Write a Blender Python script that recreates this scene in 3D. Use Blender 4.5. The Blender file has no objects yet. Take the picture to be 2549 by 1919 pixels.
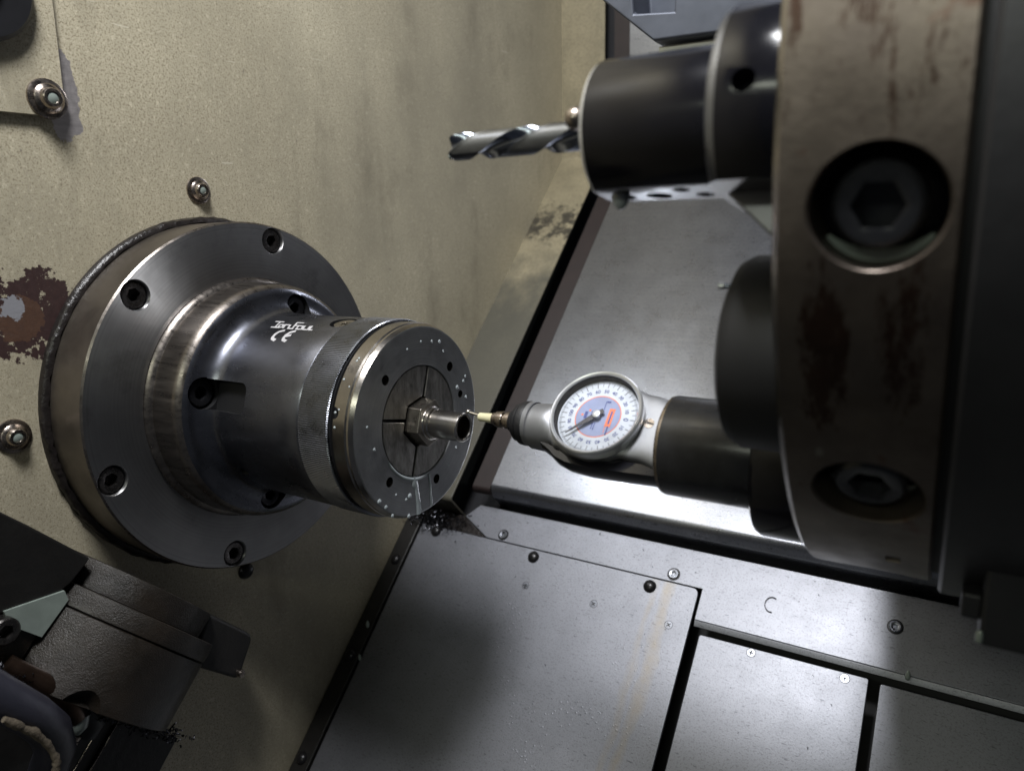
import bpy, bmesh, math, random
from mathutils import Matrix, Vector
random.seed(7)
C = bpy.context.scene.collection
SC = bpy.context.scene
PI = math.pi
R_ = math.radians
S2 = math.sqrt(.5)
# world: the headstock wall is the plane x = 0, the spindle axis is the X axis, Z is up, the bed slants at 45 degrees.
DV = Vector((0, S2, S2))      # up the slanted bed
NV = Vector((0, -S2, S2))     # normal of the slanted bed
XV = Vector((1, 0, 0))

# ------------------------------------------------------------------ camera
def setup_camera():
    yaw, pitch, roll = 1.0117, .2016, -.0184
    h = Vector((-math.cos(yaw), math.sin(yaw), 0)); r = Vector((math.sin(yaw), math.cos(yaw), 0)); z = Vector((0, 0, 1))
    F = h*math.cos(pitch) - z*math.sin(pitch); U = h*math.sin(pitch) + z*math.cos(pitch)
    Rt = r*math.cos(roll) + U*math.sin(roll); U2 = -r*math.sin(roll) + U*math.cos(roll)
    cam = bpy.data.cameras.new('camera'); o = bpy.data.objects.new('camera', cam); C.objects.link(o)
    m = Matrix((Rt, U2, -F)).transposed().to_4x4(); m.translation = Vector((.4004, -.2894, .0941))
    o.matrix_world = m
    cam.sensor_width = 36; cam.lens = 36*1822.8/2549
    cam.clip_start = .01; cam.clip_end = 50
    cam.dof.use_dof = True; cam.dof.focus_distance = .40; cam.dof.aperture_fstop = 9.0
    SC.camera = o
setup_camera()

# ------------------------------------------------------------------ light
w = bpy.data.worlds.new('World'); SC.world = w; w.use_nodes = True
w.node_tree.nodes['Background'].inputs[0].default_value = (.62, .68, .80, 1)
w.node_tree.nodes['Background'].inputs[1].default_value = .046
SC.view_settings.view_transform = 'Standard'; SC.view_settings.look = 'None'
SC.view_settings.exposure = 0; SC.view_settings.gamma = 1

def area(name, loc, target, sx, sy, power, col, spread=180):
    l = bpy.data.lights.new(name, 'AREA'); l.shape = 'RECTANGLE'; l.size = sx; l.size_y = sy
    l.energy = power; l.color = col; l.spread = R_(spread)
    o = bpy.data.objects.new(name, l); C.objects.link(o)
    o.location = loc; o.rotation_euler = (Vector(target) - Vector(loc)).to_track_quat('-Z', 'Y').to_euler()
    return o
# cabin light overhead, the small work lamp on the headstock, and shop tubes seen through the open door
area('cabin_lamp', (.27, -.29, .75), (.10, .05, -.05), .17, .20, 9.6, (.97, .98, 1.0))
area('machine_lamp', (.018, .038, .318), (.19, .30, .0), .022, .05, .095, (.86, .92, 1.0), 84)
area('shop_ceiling_lamp', (.10, -1.4, .72), (.1, 0, .05), 1.2, .09, 4.5, (.95, 1.0, .84))

# ------------------------------------------------------------------ materials
def nodes(name):
    m = bpy.data.materials.new(name); m.use_nodes = True
    nt = m.node_tree; b = nt.nodes['Principled BSDF']
    return m, nt, b
def N(nt, t, **kw):
    n = nt.nodes.new(t)
    for k, v in kw.items():
        if k in n.bl_rna.properties: setattr(n, k, v)
        else: n.inputs[k.replace('_', ' ')].default_value = v
    return n
def L(nt, a, b): nt.links.new(a, b)
def coords(nt, scale=(1, 1, 1), rot=(0, 0, 0)):
    tc = N(nt, 'ShaderNodeTexCoord'); mp = N(nt, 'ShaderNodeMapping')
    mp.inputs['Scale'].default_value = scale; mp.inputs['Rotation'].default_value = rot
    L(nt, tc.outputs['Object'], mp.inputs['Vector']); return mp.outputs['Vector']
def noise(nt, vec, scale, detail=4, rough=.55):
    n = N(nt, 'ShaderNodeTexNoise'); n.inputs['Scale'].default_value = scale; n.inputs['Detail'].default_value = detail
    n.inputs['Roughness'].default_value = rough; L(nt, vec, n.inputs['Vector']); return n.outputs['Fac']
def ramp(nt, fac, stops, interp='LINEAR'):
    r = N(nt, 'ShaderNodeValToRGB'); r.color_ramp.interpolation = interp
    e = r.color_ramp.elements
    while len(e) < len(stops): e.new(.5)
    for el, (p, c) in zip(e, stops):
        el.position = p; el.color = (c, c, c, 1) if isinstance(c, (int, float)) else (*c, 1)
    L(nt, fac, r.inputs['Fac']); return r.outputs['Color']
def mix(nt, fac, a, b, mode='MIX'):
    n = N(nt, 'ShaderNodeMix', data_type='RGBA', blend_type=mode)
    for i, v in ((0, fac), (6, a), (7, b)):
        if hasattr(v, 'is_output'): L(nt, v, n.inputs[i])
        elif i == 0: n.inputs[0].default_value = v
        else: n.inputs[i].default_value = (*v, 1)
    return n.outputs[2]
def math_(nt, op, a, b=None, c=None, clamp=False):
    n = N(nt, 'ShaderNodeMath', operation=op); n.use_clamp = clamp
    for i, v in enumerate((a, b, c)):
        if v is None: continue
        if hasattr(v, 'is_output'): L(nt, v, n.inputs[i])
        else: n.inputs[i].default_value = v
    return n.outputs[0]
def bump(nt, b, h, strength=.2, dist=.0005):
    n = N(nt, 'ShaderNodeBump'); n.inputs['Strength'].default_value = strength; n.inputs['Distance'].default_value = dist
    L(nt, h, n.inputs['Height']); L(nt, n.outputs['Normal'], b.inputs['Normal'])

def metal(name, col, rough=.3, metallic=1.0, var=.25, vscale=60, bscale=900, bstr=.08, rvar=.12, dirt=None, dirt_amt=.5, stretch=(1, 1, 1), aniso=0, rings=0, spec=.5):
    m, nt, b = nodes(name)
    v = coords(nt, stretch)
    n1 = noise(nt, v, vscale, 5, .6)
    dark = tuple(c*(1-var) for c in col); lite = tuple(min(1, c*(1+var*.7)) for c in col)
    colr = ramp(nt, n1, [(.3, dark), (.7, lite)])
    if dirt:
        n3 = noise(nt, coords(nt), vscale*.6, 6, .7)
        f = ramp(nt, n3, [(.62-.25*dirt_amt, 0), (.72-.2*dirt_amt, .9)])
        colr = mix(nt, f, colr, dirt)
        mm = ramp(nt, n3, [(.62-.25*dirt_amt, metallic), (.72-.2*dirt_amt, .1)])
        L(nt, mm, b.inputs['Metallic'])
    else: b.inputs['Metallic'].default_value = metallic
    if rings:       # concentric turning marks about the spindle axis
        sp = N(nt, 'ShaderNodeSeparateXYZ'); L(nt, N(nt, 'ShaderNodeTexCoord').outputs['Object'], sp.inputs[0])
        rr = math_(nt, 'SQRT', math_(nt, 'ADD', math_(nt, 'MULTIPLY', sp.outputs['Y'], sp.outputs['Y']), math_(nt, 'MULTIPLY', sp.outputs['Z'], sp.outputs['Z'])))
        cx = N(nt, 'ShaderNodeCombineXYZ'); L(nt, rr, cx.inputs[0])
        rn = noise(nt, cx.outputs[0], 900, 4, .7)
        colr = mix(nt, ramp(nt, rn, [(.35, rings*2), (.6, 0)]), colr, tuple(c*.4 for c in col))
        sm_ = noise(nt, v, 24, 6, .7)
        colr = mix(nt, ramp(nt, sm_, [(.55, 0), (.75, .45)]), colr, (.07, .065, .06))
    L(nt, colr, b.inputs['Base Color'])
    n2 = noise(nt, v, vscale*2.3, 4, .6)
    L(nt, ramp(nt, n2, [(.25, max(.03, rough-rvar)), (.75, min(1, rough+rvar))]), b.inputs['Roughness'])
    b.inputs['Specular IOR Level'].default_value = spec
    if bstr: bump(nt, b, noise(nt, v, bscale, 3, .6), bstr, .0004)
    if aniso:
        b.inputs['Anisotropic'].default_value = aniso; b.inputs['Anisotropic Rotation'].default_value = .25
        t = N(nt, 'ShaderNodeTangent', direction_type='RADIAL', axis='X'); L(nt, t.outputs[0], b.inputs['Tangent'])
    return m

def paint_wall(name='beige_hammer_paint', damage=1.0):
    m, nt, b = nodes(name)
    v = coords(nt)
    fine = noise(nt, v, 820, 4, .8); mid = noise(nt, v, 330, 5, .75); big = noise(nt, v, 9, 4, .6)
    fib = N(nt, 'ShaderNodeTexVoronoi', feature='F1'); fib.inputs['Scale'].default_value = 420; L(nt, v, fib.inputs['Vector'])
    base = ramp(nt, big, [(.3, (.485, .435, .315)), (.7, (.605, .545, .395))])
    c = mix(nt, ramp(nt, fine, [(.38, .95), (.53, 0)]), base, (.20, .165, .105))
    c = mix(nt, ramp(nt, mid, [(.55, 0), (.68, .6)]), c, (.80, .73, .54))
    c = mix(nt, ramp(nt, noise(nt, v, 170, 6, .8), [(.63, 0), (.67, .8)]), c, (.11, .085, .075))
    run = noise(nt, coords(nt, (1, 1, .12)), 120, 4, .6)
    c = mix(nt, ramp(nt, run, [(.60, 0), (.72, .28)]), c, (.30, .27, .20))
    sc_ = noise(nt, coords(nt, (1, .16, 1), (.9, 0, 0)), 260, 2, .5)
    c = mix(nt, ramp(nt, sc_, [(.735, 0), (.75, .5)]), c, (.75, .70, .55))
    c = mix(nt, ramp(nt, noise(nt, v, 55, 7, .8), [(.655, 0), (.68, .55)]), c, (.16, .13, .10))
    lg = noise(nt, coords(nt, (1, 1, .7)), 5.5, 5, .65)
    c = mix(nt, ramp(nt, lg, [(.42, 0), (.68, .42)]), c, (.30, .275, .20))
    c = mix(nt, ramp(nt, math_(nt, 'ADD', fine, math_(nt, 'MULTIPLY', lg, .35)), [(.70, 0), (.80, .5)]), c, (.13, .11, .085))
    # grime creeping along the lower part and blotches
    c = mix(nt, ramp(nt, noise(nt, coords(nt, (1, 1, .45)), 22, 6, .7), [(.55, 0), (.8, .6)]), c, (.13, .11, .075))
    # bare steel where the paint was scraped off beside the corner plate, and the flaked rust patch left of the flange
    tc = N(nt, 'ShaderNodeTexCoord'); sp = N(nt, 'ShaderNodeSeparateXYZ'); L(nt, tc.outputs['Object'], sp.inputs[0])
    Y, Z = sp.outputs['Y'], sp.outputs['Z']
    def dist(y0, z0, sy=1., sz=1.):
        a = math_(nt, 'MULTIPLY', math_(nt, 'SUBTRACT', Y, y0), sy); d = math_(nt, 'MULTIPLY', math_(nt, 'SUBTRACT', Z, z0), sz)
        return math_(nt, 'SQRT', math_(nt, 'ADD', math_(nt, 'MULTIPLY', a, a), math_(nt, 'MULTIPLY', d, d)))
    wob = math_(nt, 'MULTIPLY', math_(nt, 'SUBTRACT', noise(nt, v, 60, 8, .72), .5), .040)
    wob2 = math_(nt, 'MULTIPLY', math_(nt, 'SUBTRACT', noise(nt, v, 160, 6, .7), .5), .014)
    def mask(d, r, wv, soft=.0006):
        return math_(nt, 'MULTIPLY', math_(nt, 'LESS_THAN', math_(nt, 'ADD', d, wv), r), damage)
    flake = mask(dist(-.104, .0595), .0235, wob)
    island = math_(nt, 'GREATER_THAN', noise(nt, v, 85, 7, .7), .565)
    flake = math_(nt, 'MULTIPLY', flake, math_(nt, 'SUBTRACT', 1, island))
    c = mix(nt, flake, c, mix(nt, noise(nt, v, 300, 4, .7), (.022, .012, .012), (.06, .03, .028)))
    brown = mask(dist(-.110, .058), .0115, wob2)
    c = mix(nt, brown, c, mix(nt, noise(nt, v, 260, 5, .7), (.04, .02, .015), (.12, .062, .038)))
    gray = mask(dist(-.1125, .0637), .0058, wob2)
    c = mix(nt, gray, c, (.25, .25, .27))
    bare = math_(nt, 'MAXIMUM', mask(dist(-.0752, .168, 1.0, .38), .0085, math_(nt, 'MULTIPLY', wob2, .6)), mask(dist(-.0735, .1545, 1., .9), .0068, math_(nt, 'MULTIPLY', wob2, .6)))
    c = mix(nt, bare, c, mix(nt, noise(nt, coords(nt, (1, .4, 3)), 220, 3, .6), (.36, .33, .32), (.62, .58, .57)))
    L(nt, c, b.inputs['Base Color'])
    L(nt, math_(nt, 'MULTIPLY', bare, .85), b.inputs['Metallic'])
    L(nt, ramp(nt, mid, [(.3, .42), (.7, .62)]), b.inputs['Roughness'])
    h = math_(nt, 'ADD', math_(nt, 'MULTIPLY', fine, .5), math_(nt, 'MULTIPLY', flake, -1.2))
    bump(nt, b, h, .35, .0006)
    return m

def lip_paint():
    m, nt, b = nodes('worn_lip_paint')
    v = coords(nt)
    c = ramp(nt, noise(nt, v, 30, 5, .6), [(.3, (.20, .175, .115)), (.7, (.33, .285, .185))])
    c = mix(nt, ramp(nt, noise(nt, v, 500, 3, .7), [(.4, .5), (.55, 0)]), c, (.15, .125, .08))
    sp = N(nt, 'ShaderNodeSeparateXYZ'); L(nt, N(nt, 'ShaderNodeTexCoord').outputs['Object'], sp.inputs[0])
    # greasy film on the lower slant, paint chipped off in one place near the bend
    low = N(nt, 'ShaderNodeMapRange', interpolation_type='SMOOTHSTEP'); L(nt, math_(nt, 'ADD', sp.outputs['Z'], math_(nt, 'MULTIPLY', math_(nt, 'SUBTRACT', noise(nt, v, 40, 5), .5), .10)), low.inputs[0])
    for i, q in enumerate((.02, .10, .85, 0)): low.inputs[1+i].default_value = q
    c = mix(nt, low.outputs[0], c, (.050, .050, .043))
    near = N(nt, 'ShaderNodeMapRange', interpolation_type='SMOOTHSTEP'); L(nt, math_(nt, 'ABSOLUTE', math_(nt, 'SUBTRACT', sp.outputs['Z'], .105)), near.inputs[0])
    for i, q in enumerate((.0, .06, .14, -.16)): near.inputs[1+i].default_value = q
    chip = math_(nt, 'ADD', noise(nt, v, 75, 9, .82), near.outputs[0])
    c = mix(nt, ramp(nt, chip, [(.57, 0), (.66, .9)]), c, (.025, .022, .018))
    L(nt, c, b.inputs['Base Color']); b.inputs['Roughness'].default_value = .45
    bump(nt, b, noise(nt, v, 700, 3), .25, .0005); return m

def panel_steel(name, stains=(), drops=False, col=(.245, .25, .275), rough=.49, coat=.0, brush=.0):
    m, nt, b = nodes(name)
    v = coords(nt)
    n1 = noise(nt, v, 26, 5, .6); n2 = noise(nt, v, 900, 2, .6)
    c = ramp(nt, n1, [(.3, tuple(x*.90 for x in col)), (.7, tuple(x*1.06 for x in col))])
    br = noise(nt, coords(nt, (.02, 1, 1)), 700, 3, .6)
    c = mix(nt, ramp(nt, br, [(.35, brush), (.65, 0)]), c, tuple(x*.45 for x in col))
    # short dark nicks in several directions
    nick = None
    for rot, th in ((.5, .715), (1.35, .72), (2.4, .725)):
        q = N(nt, 'ShaderNodeMapping'); L(nt, N(nt, 'ShaderNodeTexCoord').outputs['Object'], q.inputs['Vector'])
        q.inputs['Rotation'].default_value = (R_(-45), 0, 0)
        q2 = N(nt, 'ShaderNodeMapping'); L(nt, q.outputs[0], q2.inputs['Vector']); q2.inputs['Rotation'].default_value = (0, 0, rot); q2.inputs['Scale'].default_value = (1, 5, 1)
        f = ramp(nt, noise(nt, q2.outputs[0], 170, 2, .4), [(th-.02, 0), (th+.015, .85)])
        nick = f if nick is None else mix(nt, 1.0, nick, f, 'ADD')
    c = mix(nt, math_(nt, 'MULTIPLY', nick, .7), c, (.07, .07, .08))
    c = mix(nt, ramp(nt, n2, [(.52, 0), (.70, .6)]), c, tuple(x*.5 for x in col)); c = mix(nt, ramp(nt, noise(nt, v, 14, 6, .7), [(.45, 0), (.75, .4)]), c, (.14, .145, .16))
    met = None
    if stains:
        tc = N(nt, 'ShaderNodeTexCoord'); sp = N(nt, 'ShaderNodeSeparateXYZ'); L(nt, tc.outputs['Object'], sp.inputs[0])
        wb = math_(nt, 'MULTIPLY', math_(nt, 'SUBTRACT', noise(nt, coords(nt, (1, .25, .25)), 60, 4), .5), .02)
        X = math_(nt, 'ADD', sp.outputs['X'], wb); Zc = sp.outputs['Z']
        for (x0, wd, z0, z1, amt, colr) in stains:
            f = math_(nt, 'SUBTRACT', 1, math_(nt, 'DIVIDE', math_(nt, 'ABSOLUTE', math_(nt, 'SUBTRACT', X, x0)), wd), clamp=True)
            f = math_(nt, 'MULTIPLY', math_(nt, 'POWER', f, .6), amt)
            up = N(nt, 'ShaderNodeMapRange', interpolation_type='SMOOTHSTEP'); L(nt, Zc, up.inputs[0])
            for i, q in enumerate((z0, z1, 0, 1)): up.inputs[1+i].default_value = q
            f = math_(nt, 'MULTIPLY', f, up.outputs[0])
            f = math_(nt, 'MULTIPLY', f, ramp(nt, noise(nt, v, 90, 4, .7), [(.3, .35), (.6, 1)]))
            c = mix(nt, f, c, colr)
    L(nt, c, b.inputs['Base Color'])
    b.inputs['Metallic'].default_value = .92
    L(nt, ramp(nt, noise(nt, v, 40, 9, .8), [(.3, rough-.035), (.7, rough+.03)]), b.inputs['Roughness'])
    h = math_(nt, 'MULTIPLY', noise(nt, v, 1100, 2, .6), .5)
    if drops:
        vo = N(nt, 'ShaderNodeTexVoronoi', feature='F1'); vo.inputs['Scale'].default_value = 330; L(nt, v, vo.inputs['Vector'])
        keep = math_(nt, 'GREATER_THAN', noise(nt, coords(nt, (1, 1, 1)), 22, 4, .7), .56)
        h = math_(nt, 'ADD', h, math_(nt, 'MULTIPLY', math_(nt, 'MULTIPLY', ramp(nt, vo.outputs['Distance'], [(.0, 1), (.22, 0)]), keep), 2.0))
    bump(nt, b, h, .22, .0006)
    b.inputs['Coat Weight'].default_value = coat; b.inputs['Coat Roughness'].default_value = .05
    return m

def cast_iron():
    m, nt, b = nodes('oily_cast_iron')
    v = coords(nt)
    c = ramp(nt, noise(nt, v, 40, 5, .6), [(.3, (.006, .0045, .003)), (.7, (.022, .016, .011))])
    L(nt, c, b.inputs['Base Color']); b.inputs['Metallic'].default_value = .1; b.inputs['Coat Weight'].default_value = .3; b.inputs['Coat Roughness'].default_value = .2
    L(nt, ramp(nt, noise(nt, v, 120, 4), [(.3, .30), (.7, .5)]), b.inputs['Roughness'])
    bump(nt, b, math_(nt, 'ADD', noise(nt, v, 1300, 3, .7), math_(nt, 'MULTIPLY', noise(nt, v, 260, 6, .7), .8)), .6, .0007); return m

def turret_skin():
    m, nt, b = nodes('rust_spotted_turret_steel')
    v = coords(nt)
    c = ramp(nt, noise(nt, v, 28, 5, .65), [(.3, (.10, .082, .07)), (.7, (.20, .17, .143))])
    st = noise(nt, coords(nt, (1.6, 1, .55)), 42, 6, .68)
    sp = N(nt, 'ShaderNodeSeparateXYZ'); L(nt, N(nt, 'ShaderNodeTexCoord').outputs['Object'], sp.inputs[0])
    st = noise(nt, coords(nt, (2.0, 1, .55)), 110, 9, .8)
    for (x0, z0, wx, wz, amt) in ((.0125, -.061, .008, .032, .25), (.0305, -.058, .008, .026, .22), (.012, .028, .03, .035, .06), (.030, .01, .02, .03, .08), (.003, .04, .004, .06, .08)):
        dx = math_(nt, 'DIVIDE', math_(nt, 'SUBTRACT', sp.outputs['X'], x0), wx); dz = math_(nt, 'DIVIDE', math_(nt, 'SUBTRACT', sp.outputs['Z'], z0), wz)
        g = math_(nt, 'SUBTRACT', 1, math_(nt, 'ADD', math_(nt, 'MULTIPLY', dx, dx), math_(nt, 'MULTIPLY', dz, dz)), clamp=True)
        st = math_(nt, 'ADD', st, math_(nt, 'MULTIPLY', g, amt))
    c = mix(nt, ramp(nt, st, [(.61, 0), (.69, .9)]), c, mix(nt, noise(nt, v, 160, 4), (.022, .012, .009), (.06, .030, .019)))
    c = mix(nt, ramp(nt, noise(nt, v, 55, 4, .6), [(.62, 0), (.68, .7)]), c, (.10, .045, .03))
    c = mix(nt, ramp(nt, noise(nt, v, 36, 2, .4), [(.715, 0), (.74, .6)]), c, (.62, .62, .55))
    L(nt, c, b.inputs['Base Color']); b.inputs['Metallic'].default_value = .88
    L(nt, ramp(nt, noise(nt, v, 60, 4), [(.3, .34), (.7, .5)]), b.inputs['Roughness'])
    bump(nt, b, noise(nt, v, 400, 4), .15, .0006); return m

def simple(name, col, rough=.5, metallic=0, bs=0, bscale=300, emis=None, trans=0, coat=0):
    m, nt, b = nodes(name)
    n = noise(nt, coords(nt), 80, 4)
    L(nt, ramp(nt, n, [(.3, tuple(c*.82 for c in col)), (.7, tuple(min(1, c*1.12) for c in col))]), b.inputs['Base Color'])
    b.inputs['Roughness'].default_value = rough; b.inputs['Metallic'].default_value = metallic
    b.inputs['Transmission Weight'].default_value = trans; b.inputs['Coat Weight'].default_value = coat
    if bs: bump(nt, b, noise(nt, coords(nt), bscale, 4, .65), bs, .0008)
    return m

TAN = (.25, .215, .165)
MAT = dict(
    wall=paint_wall(), platepaint=paint_wall('beige_plate_paint', 0.0), lip=lip_paint(),
    flange=metal('turned_dark_steel', (.40, .395, .395), .48, .95, .12, 40, 1200, .04, .05, aniso=.9, rings=.16),
    flange_side=metal('oily_brown_steel', (.14, .12, .10), .42, .85, .35, 25, 600, .08, .12),
    boss=metal('worn_ground_steel', (.20, .178, .16), .32, .95, .3, 170, 900, .08, .12, stretch=(.12, 1, 1)),
    body=metal('burnished_gunmetal', (.15, .155, .18), .28, .95, .32, 30, 1000, .03, .1, stretch=(.5, 1, 1)),
    knurl=metal('knurled_steel', (.24, .25, .28), .32, 1, .15, 60, 900, .03),
    nose=metal('bright_turned_steel', (.42, .39, .355), .22, 1, .18, 60, 900, .03, .06),
    noseface=metal('matte_blued_steel', (.33, .335, .34), .42, .9, .15, 90, 900, .05, .08, rings=.14),
    collet=metal('ground_collet_steel', (.34, .325, .30), .40, 1, .5, 330, 1400, .2, .12, stretch=(1, 1, .35)),
    part=metal('fresh_stainless', (.74, .70, .65), .19, 1, .12, 40, 700, .01, .04),
    hexm=metal('brushed_hex_stainless', (.46, .42, .37), .30, 1, .15, 120, 800, .05, .06),
    black=metal('black_oxide', (.030, .030, .034), .30, .7, .3, 50, 600, .05, .1),
    oxide=metal('greasy_black_oxide_and_shade', (.008, .008, .011), .15, .0, .35, 30, 600, .02, .05, spec=.34),  # also put on the indicator underside, where it stands for shade
    flatblack=simple('flat_black_and_shade', (.004, .004, .005), .6),  # also stands for shade in the chuck pockets and inside the bezel
    holder=metal('worn_black_holder', (.024, .025, .029), .22, .1, .4, 70, 900, .06, .07),
    screw=metal('oily_screw_steel', (.13, .12, .115), .30, .95, .3, 200, 900, .05),
    washer=metal('stained_washer_steel', (.36, .31, .27), .28, 1, .3, 200, 900, .05),
    dome=simple('black_screw_head', (.018, .017, .018), .28, .4),
    rubber=simple('black_rubber', (.008, .008, .010), .5, 0, .3, 200),
    seal=simple('greasy_black_seal', (.016, .013, .012), .28, .1, .9, 260),
    rail=panel_steel('stainless_rail', stains=((.196, .005, -.1645, -.145, .55, TAN), (.224, .004, -.1645, -.150, .75, TAN), (.312, .03, -.20, -.12, .35, (.50, .44, .30)), (.37, .018, -.2, -.12, .3, (.50, .44, .30)))),
    panel=panel_steel('stainless_panel', stains=((.2225, .005, -.225, -.158, .6, TAN), (.212, .0035, -.20, -.16, .4, TAN)), drops=True),
    panel2=panel_steel('stainless_panel_clean', stains=((.33, .035, -.30, -.17, .35, (.45, .42, .30)),)),
    cover=panel_steel('stainless_back_cover', col=(.36, .37, .405), rough=.29, coat=1.0, brush=.16),
    rustband=simple('dark_red_primer', (.016, .009, .008), .6),
    cast=cast_iron(), slate=simple('dark_slate_plate', (.017, .016, .015), .38, .2, .35, 200),
    turret=turret_skin(), turretface=metal('turret_face_steel', (.10, .095, .09), .35, .9, .3, 40),
    housing=simple('dark_housing_paint', (.020, .020, .022), .45, .1, .15, 200),
    silver=metal('satin_aluminium', (.25, .255, .27), .46, .7, .06, 60, 1500, .03, .05),
    chrome=metal('bright_bezel_metal', (.78, .79, .80), .32, .75, .05, 60, 900, .01, .04),
    dialwhite=simple('dial_white', (.53, .57, .64), .5), dialblue=simple('dial_blue_grey', (.22, .26, .42), .5),
    orange=simple('dial_orange', (.70, .16, .06), .5), ink=simple('dial_ink', (.03, .05, .22), .5), inkblack=simple('dial_black_ink', (.03, .03, .04), .5),
    ceramic=simple('cream_ceramic', (.66, .62, .40), .3, coat=.3),
    drill=metal('bright_carbide', (.29, .315, .38), .2, 1, .15, 90, 800, .03, .06),
    etch=simple('laser_etched_mark', (.46, .45, .46), .5),
    coolant=simple('milky_coolant', (.25, .29, .26), .12, 0, 0, coat=.5),
    drip=simple('dried_coolant_film', (.36, .40, .41), .25, 0, .1, coat=.4),
    chips=metal('dark_steel_chips', (.10, .10, .11), .25, 1, .5, 300, 900, .1),
    brass=metal('oily_copper', (.09, .058, .042), .35, .9, .4, 60),
    hose=simple('tan_braided_hose', (.10, .08, .055), .8, 0, .8, 500), darkhose=simple('dark_rubber_hose', (.03, .03, .042), .4, 0, .3, 150),
    toolgrey=simple('grey_tool_block', (.10, .11, .14), .45, .4), palelip=simple('pale_steel_ledge', (.72, .72, .66), .4, .2),
    bed=simple('dark_bed_casting', (.010, .010, .011), .6),
)
def glass():
    m, nt, b = nodes('dial_glass')
    b.inputs['Base Color'].default_value = (1, 1, 1, 1); b.inputs['Roughness'].default_value = .02; b.inputs['Transmission Weight'].default_value = 1; b.inputs['IOR'].default_value = 1.3
    tr = N(nt, 'ShaderNodeBsdfTransparent'); gl = N(nt, 'ShaderNodeBsdfGlossy'); gl.inputs['Roughness'].default_value = .03
    fr = N(nt, 'ShaderNodeFresnel'); fr.inputs[0].default_value = 1.28; mx = N(nt, 'ShaderNodeMixShader')
    L(nt, fr.outputs[0], mx.inputs[0]); L(nt, tr.outputs[0], mx.inputs[1]); L(nt, gl.outputs[0], mx.inputs[2])
    L(nt, mx.outputs[0], nt.nodes['Material Output'].inputs['Surface']); return m
MAT['glass'] = glass()

# ------------------------------------------------------------------ mesh helpers
def mesh(name, bm, m, smooth=35):
    bmesh.ops.recalc_face_normals(bm, faces=bm.faces)
    me = bpy.data.meshes.new(name); bm.to_mesh(me); bm.free()
    if smooth: me.shade_smooth(); me.set_sharp_from_angle(angle=R_(smooth))
    for x in (m if isinstance(m, (list, tuple)) else [m]): me.materials.append(x)
    return me
def link(name, me, parent=None, base=None):
    o = bpy.data.objects.new(name, me); C.objects.link(o)
    if parent is not None: o.parent = parent
    return o
def obj(name, bm_or_me, m=None, parent=None, smooth=35, origin=None, label=None):
    """One mesh object; geometry is given in world coordinates and re-based on its parent's (or its own) base point."""
    me = bm_or_me if isinstance(bm_or_me, bpy.types.Mesh) else mesh(name, bm_or_me, m, smooth)
    if parent is not None:
        p = parent; off = Vector((0, 0, 0))
        while p: off += p.location; p = p.parent
        me.transform(Matrix.Translation(-off)); o = link(name, me, parent)
    else:
        o = link(name, me)
        if origin is not None: me.transform(Matrix.Translation(-Vector(origin))); o.location = origin
    if label: o['label'] = label
    return o
def tag(o, label, cat, group=None, kind=None):
    if label: o['label'] = label
    if cat: o['category'] = cat
    if group: o['group'] = group
    if kind: o['kind'] = kind
    return o
def thing(name, loc, label, cat, group=None):
    o = bpy.data.objects.new(name, None); o.empty_display_size = .01; C.objects.link(o); o.location = loc
    return tag(o, label, cat, group)
def place(name, me, mat4, parent=None):
    o = link(name, me, parent)
    off = Vector((0, 0, 0)); p = parent
    while p: off += p.location; p = p.parent
    o.matrix_local = Matrix.Translation(-off) @ mat4
    return o
def frame(pos, ez, ex=None):
    ez = Vector(ez).normalized()
    ex = Vector(ex) if ex is not None else (Vector((0, 0, 1)) if abs(ez.z) < .9 else Vector((0, 1, 0)))
    ex = (ex - ez*ex.dot(ez)).normalized(); ey = ez.cross(ex)
    m = Matrix((ex, ey, ez)).transposed().to_4x4(); m.translation = Vector(pos); return m
MX = lambda x=0, y=0, z=0: frame((x, y, z), (1, 0, 0), (0, 0, 1))    # local z -> world x

def lathe(prof, seg=64, mat4=Matrix(), bm=None, close=False, radial=None, mat_idx=None):
    """prof: list of (z, r) along local z; r=0 ends close the cap."""
    bm = bm or bmesh.new(); rings = []
    for z, r in prof:
        if r < 1e-7: rings.append([bm.verts.new(mat4 @ Vector((0, 0, z)))])
        else:
            rings.append([bm.verts.new(mat4 @ Vector(((r+(radial(z, i) if radial else 0))*math.cos(2*PI*i/seg), (r+(radial(z, i) if radial else 0))*math.sin(2*PI*i/seg), z))) for i in range(seg)])
    pairs = list(zip(rings[:-1], rings[1:]))
    if close: pairs.append((rings[-1], rings[0]))
    for k, (a, b) in enumerate(pairs):
        for i in range(seg):
            j = (i+1) % seg
            if len(a) == 1 and len(b) == 1: continue
            if len(a) == 1: f = bm.faces.new((a[0], b[i], b[j]))
            elif len(b) == 1: f = bm.faces.new((a[i], a[j], b[0]))
            else: f = bm.faces.new((a[i], a[j], b[j], b[i]))
            if mat_idx: f.material_index = mat_idx[k]
    return bm
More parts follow.
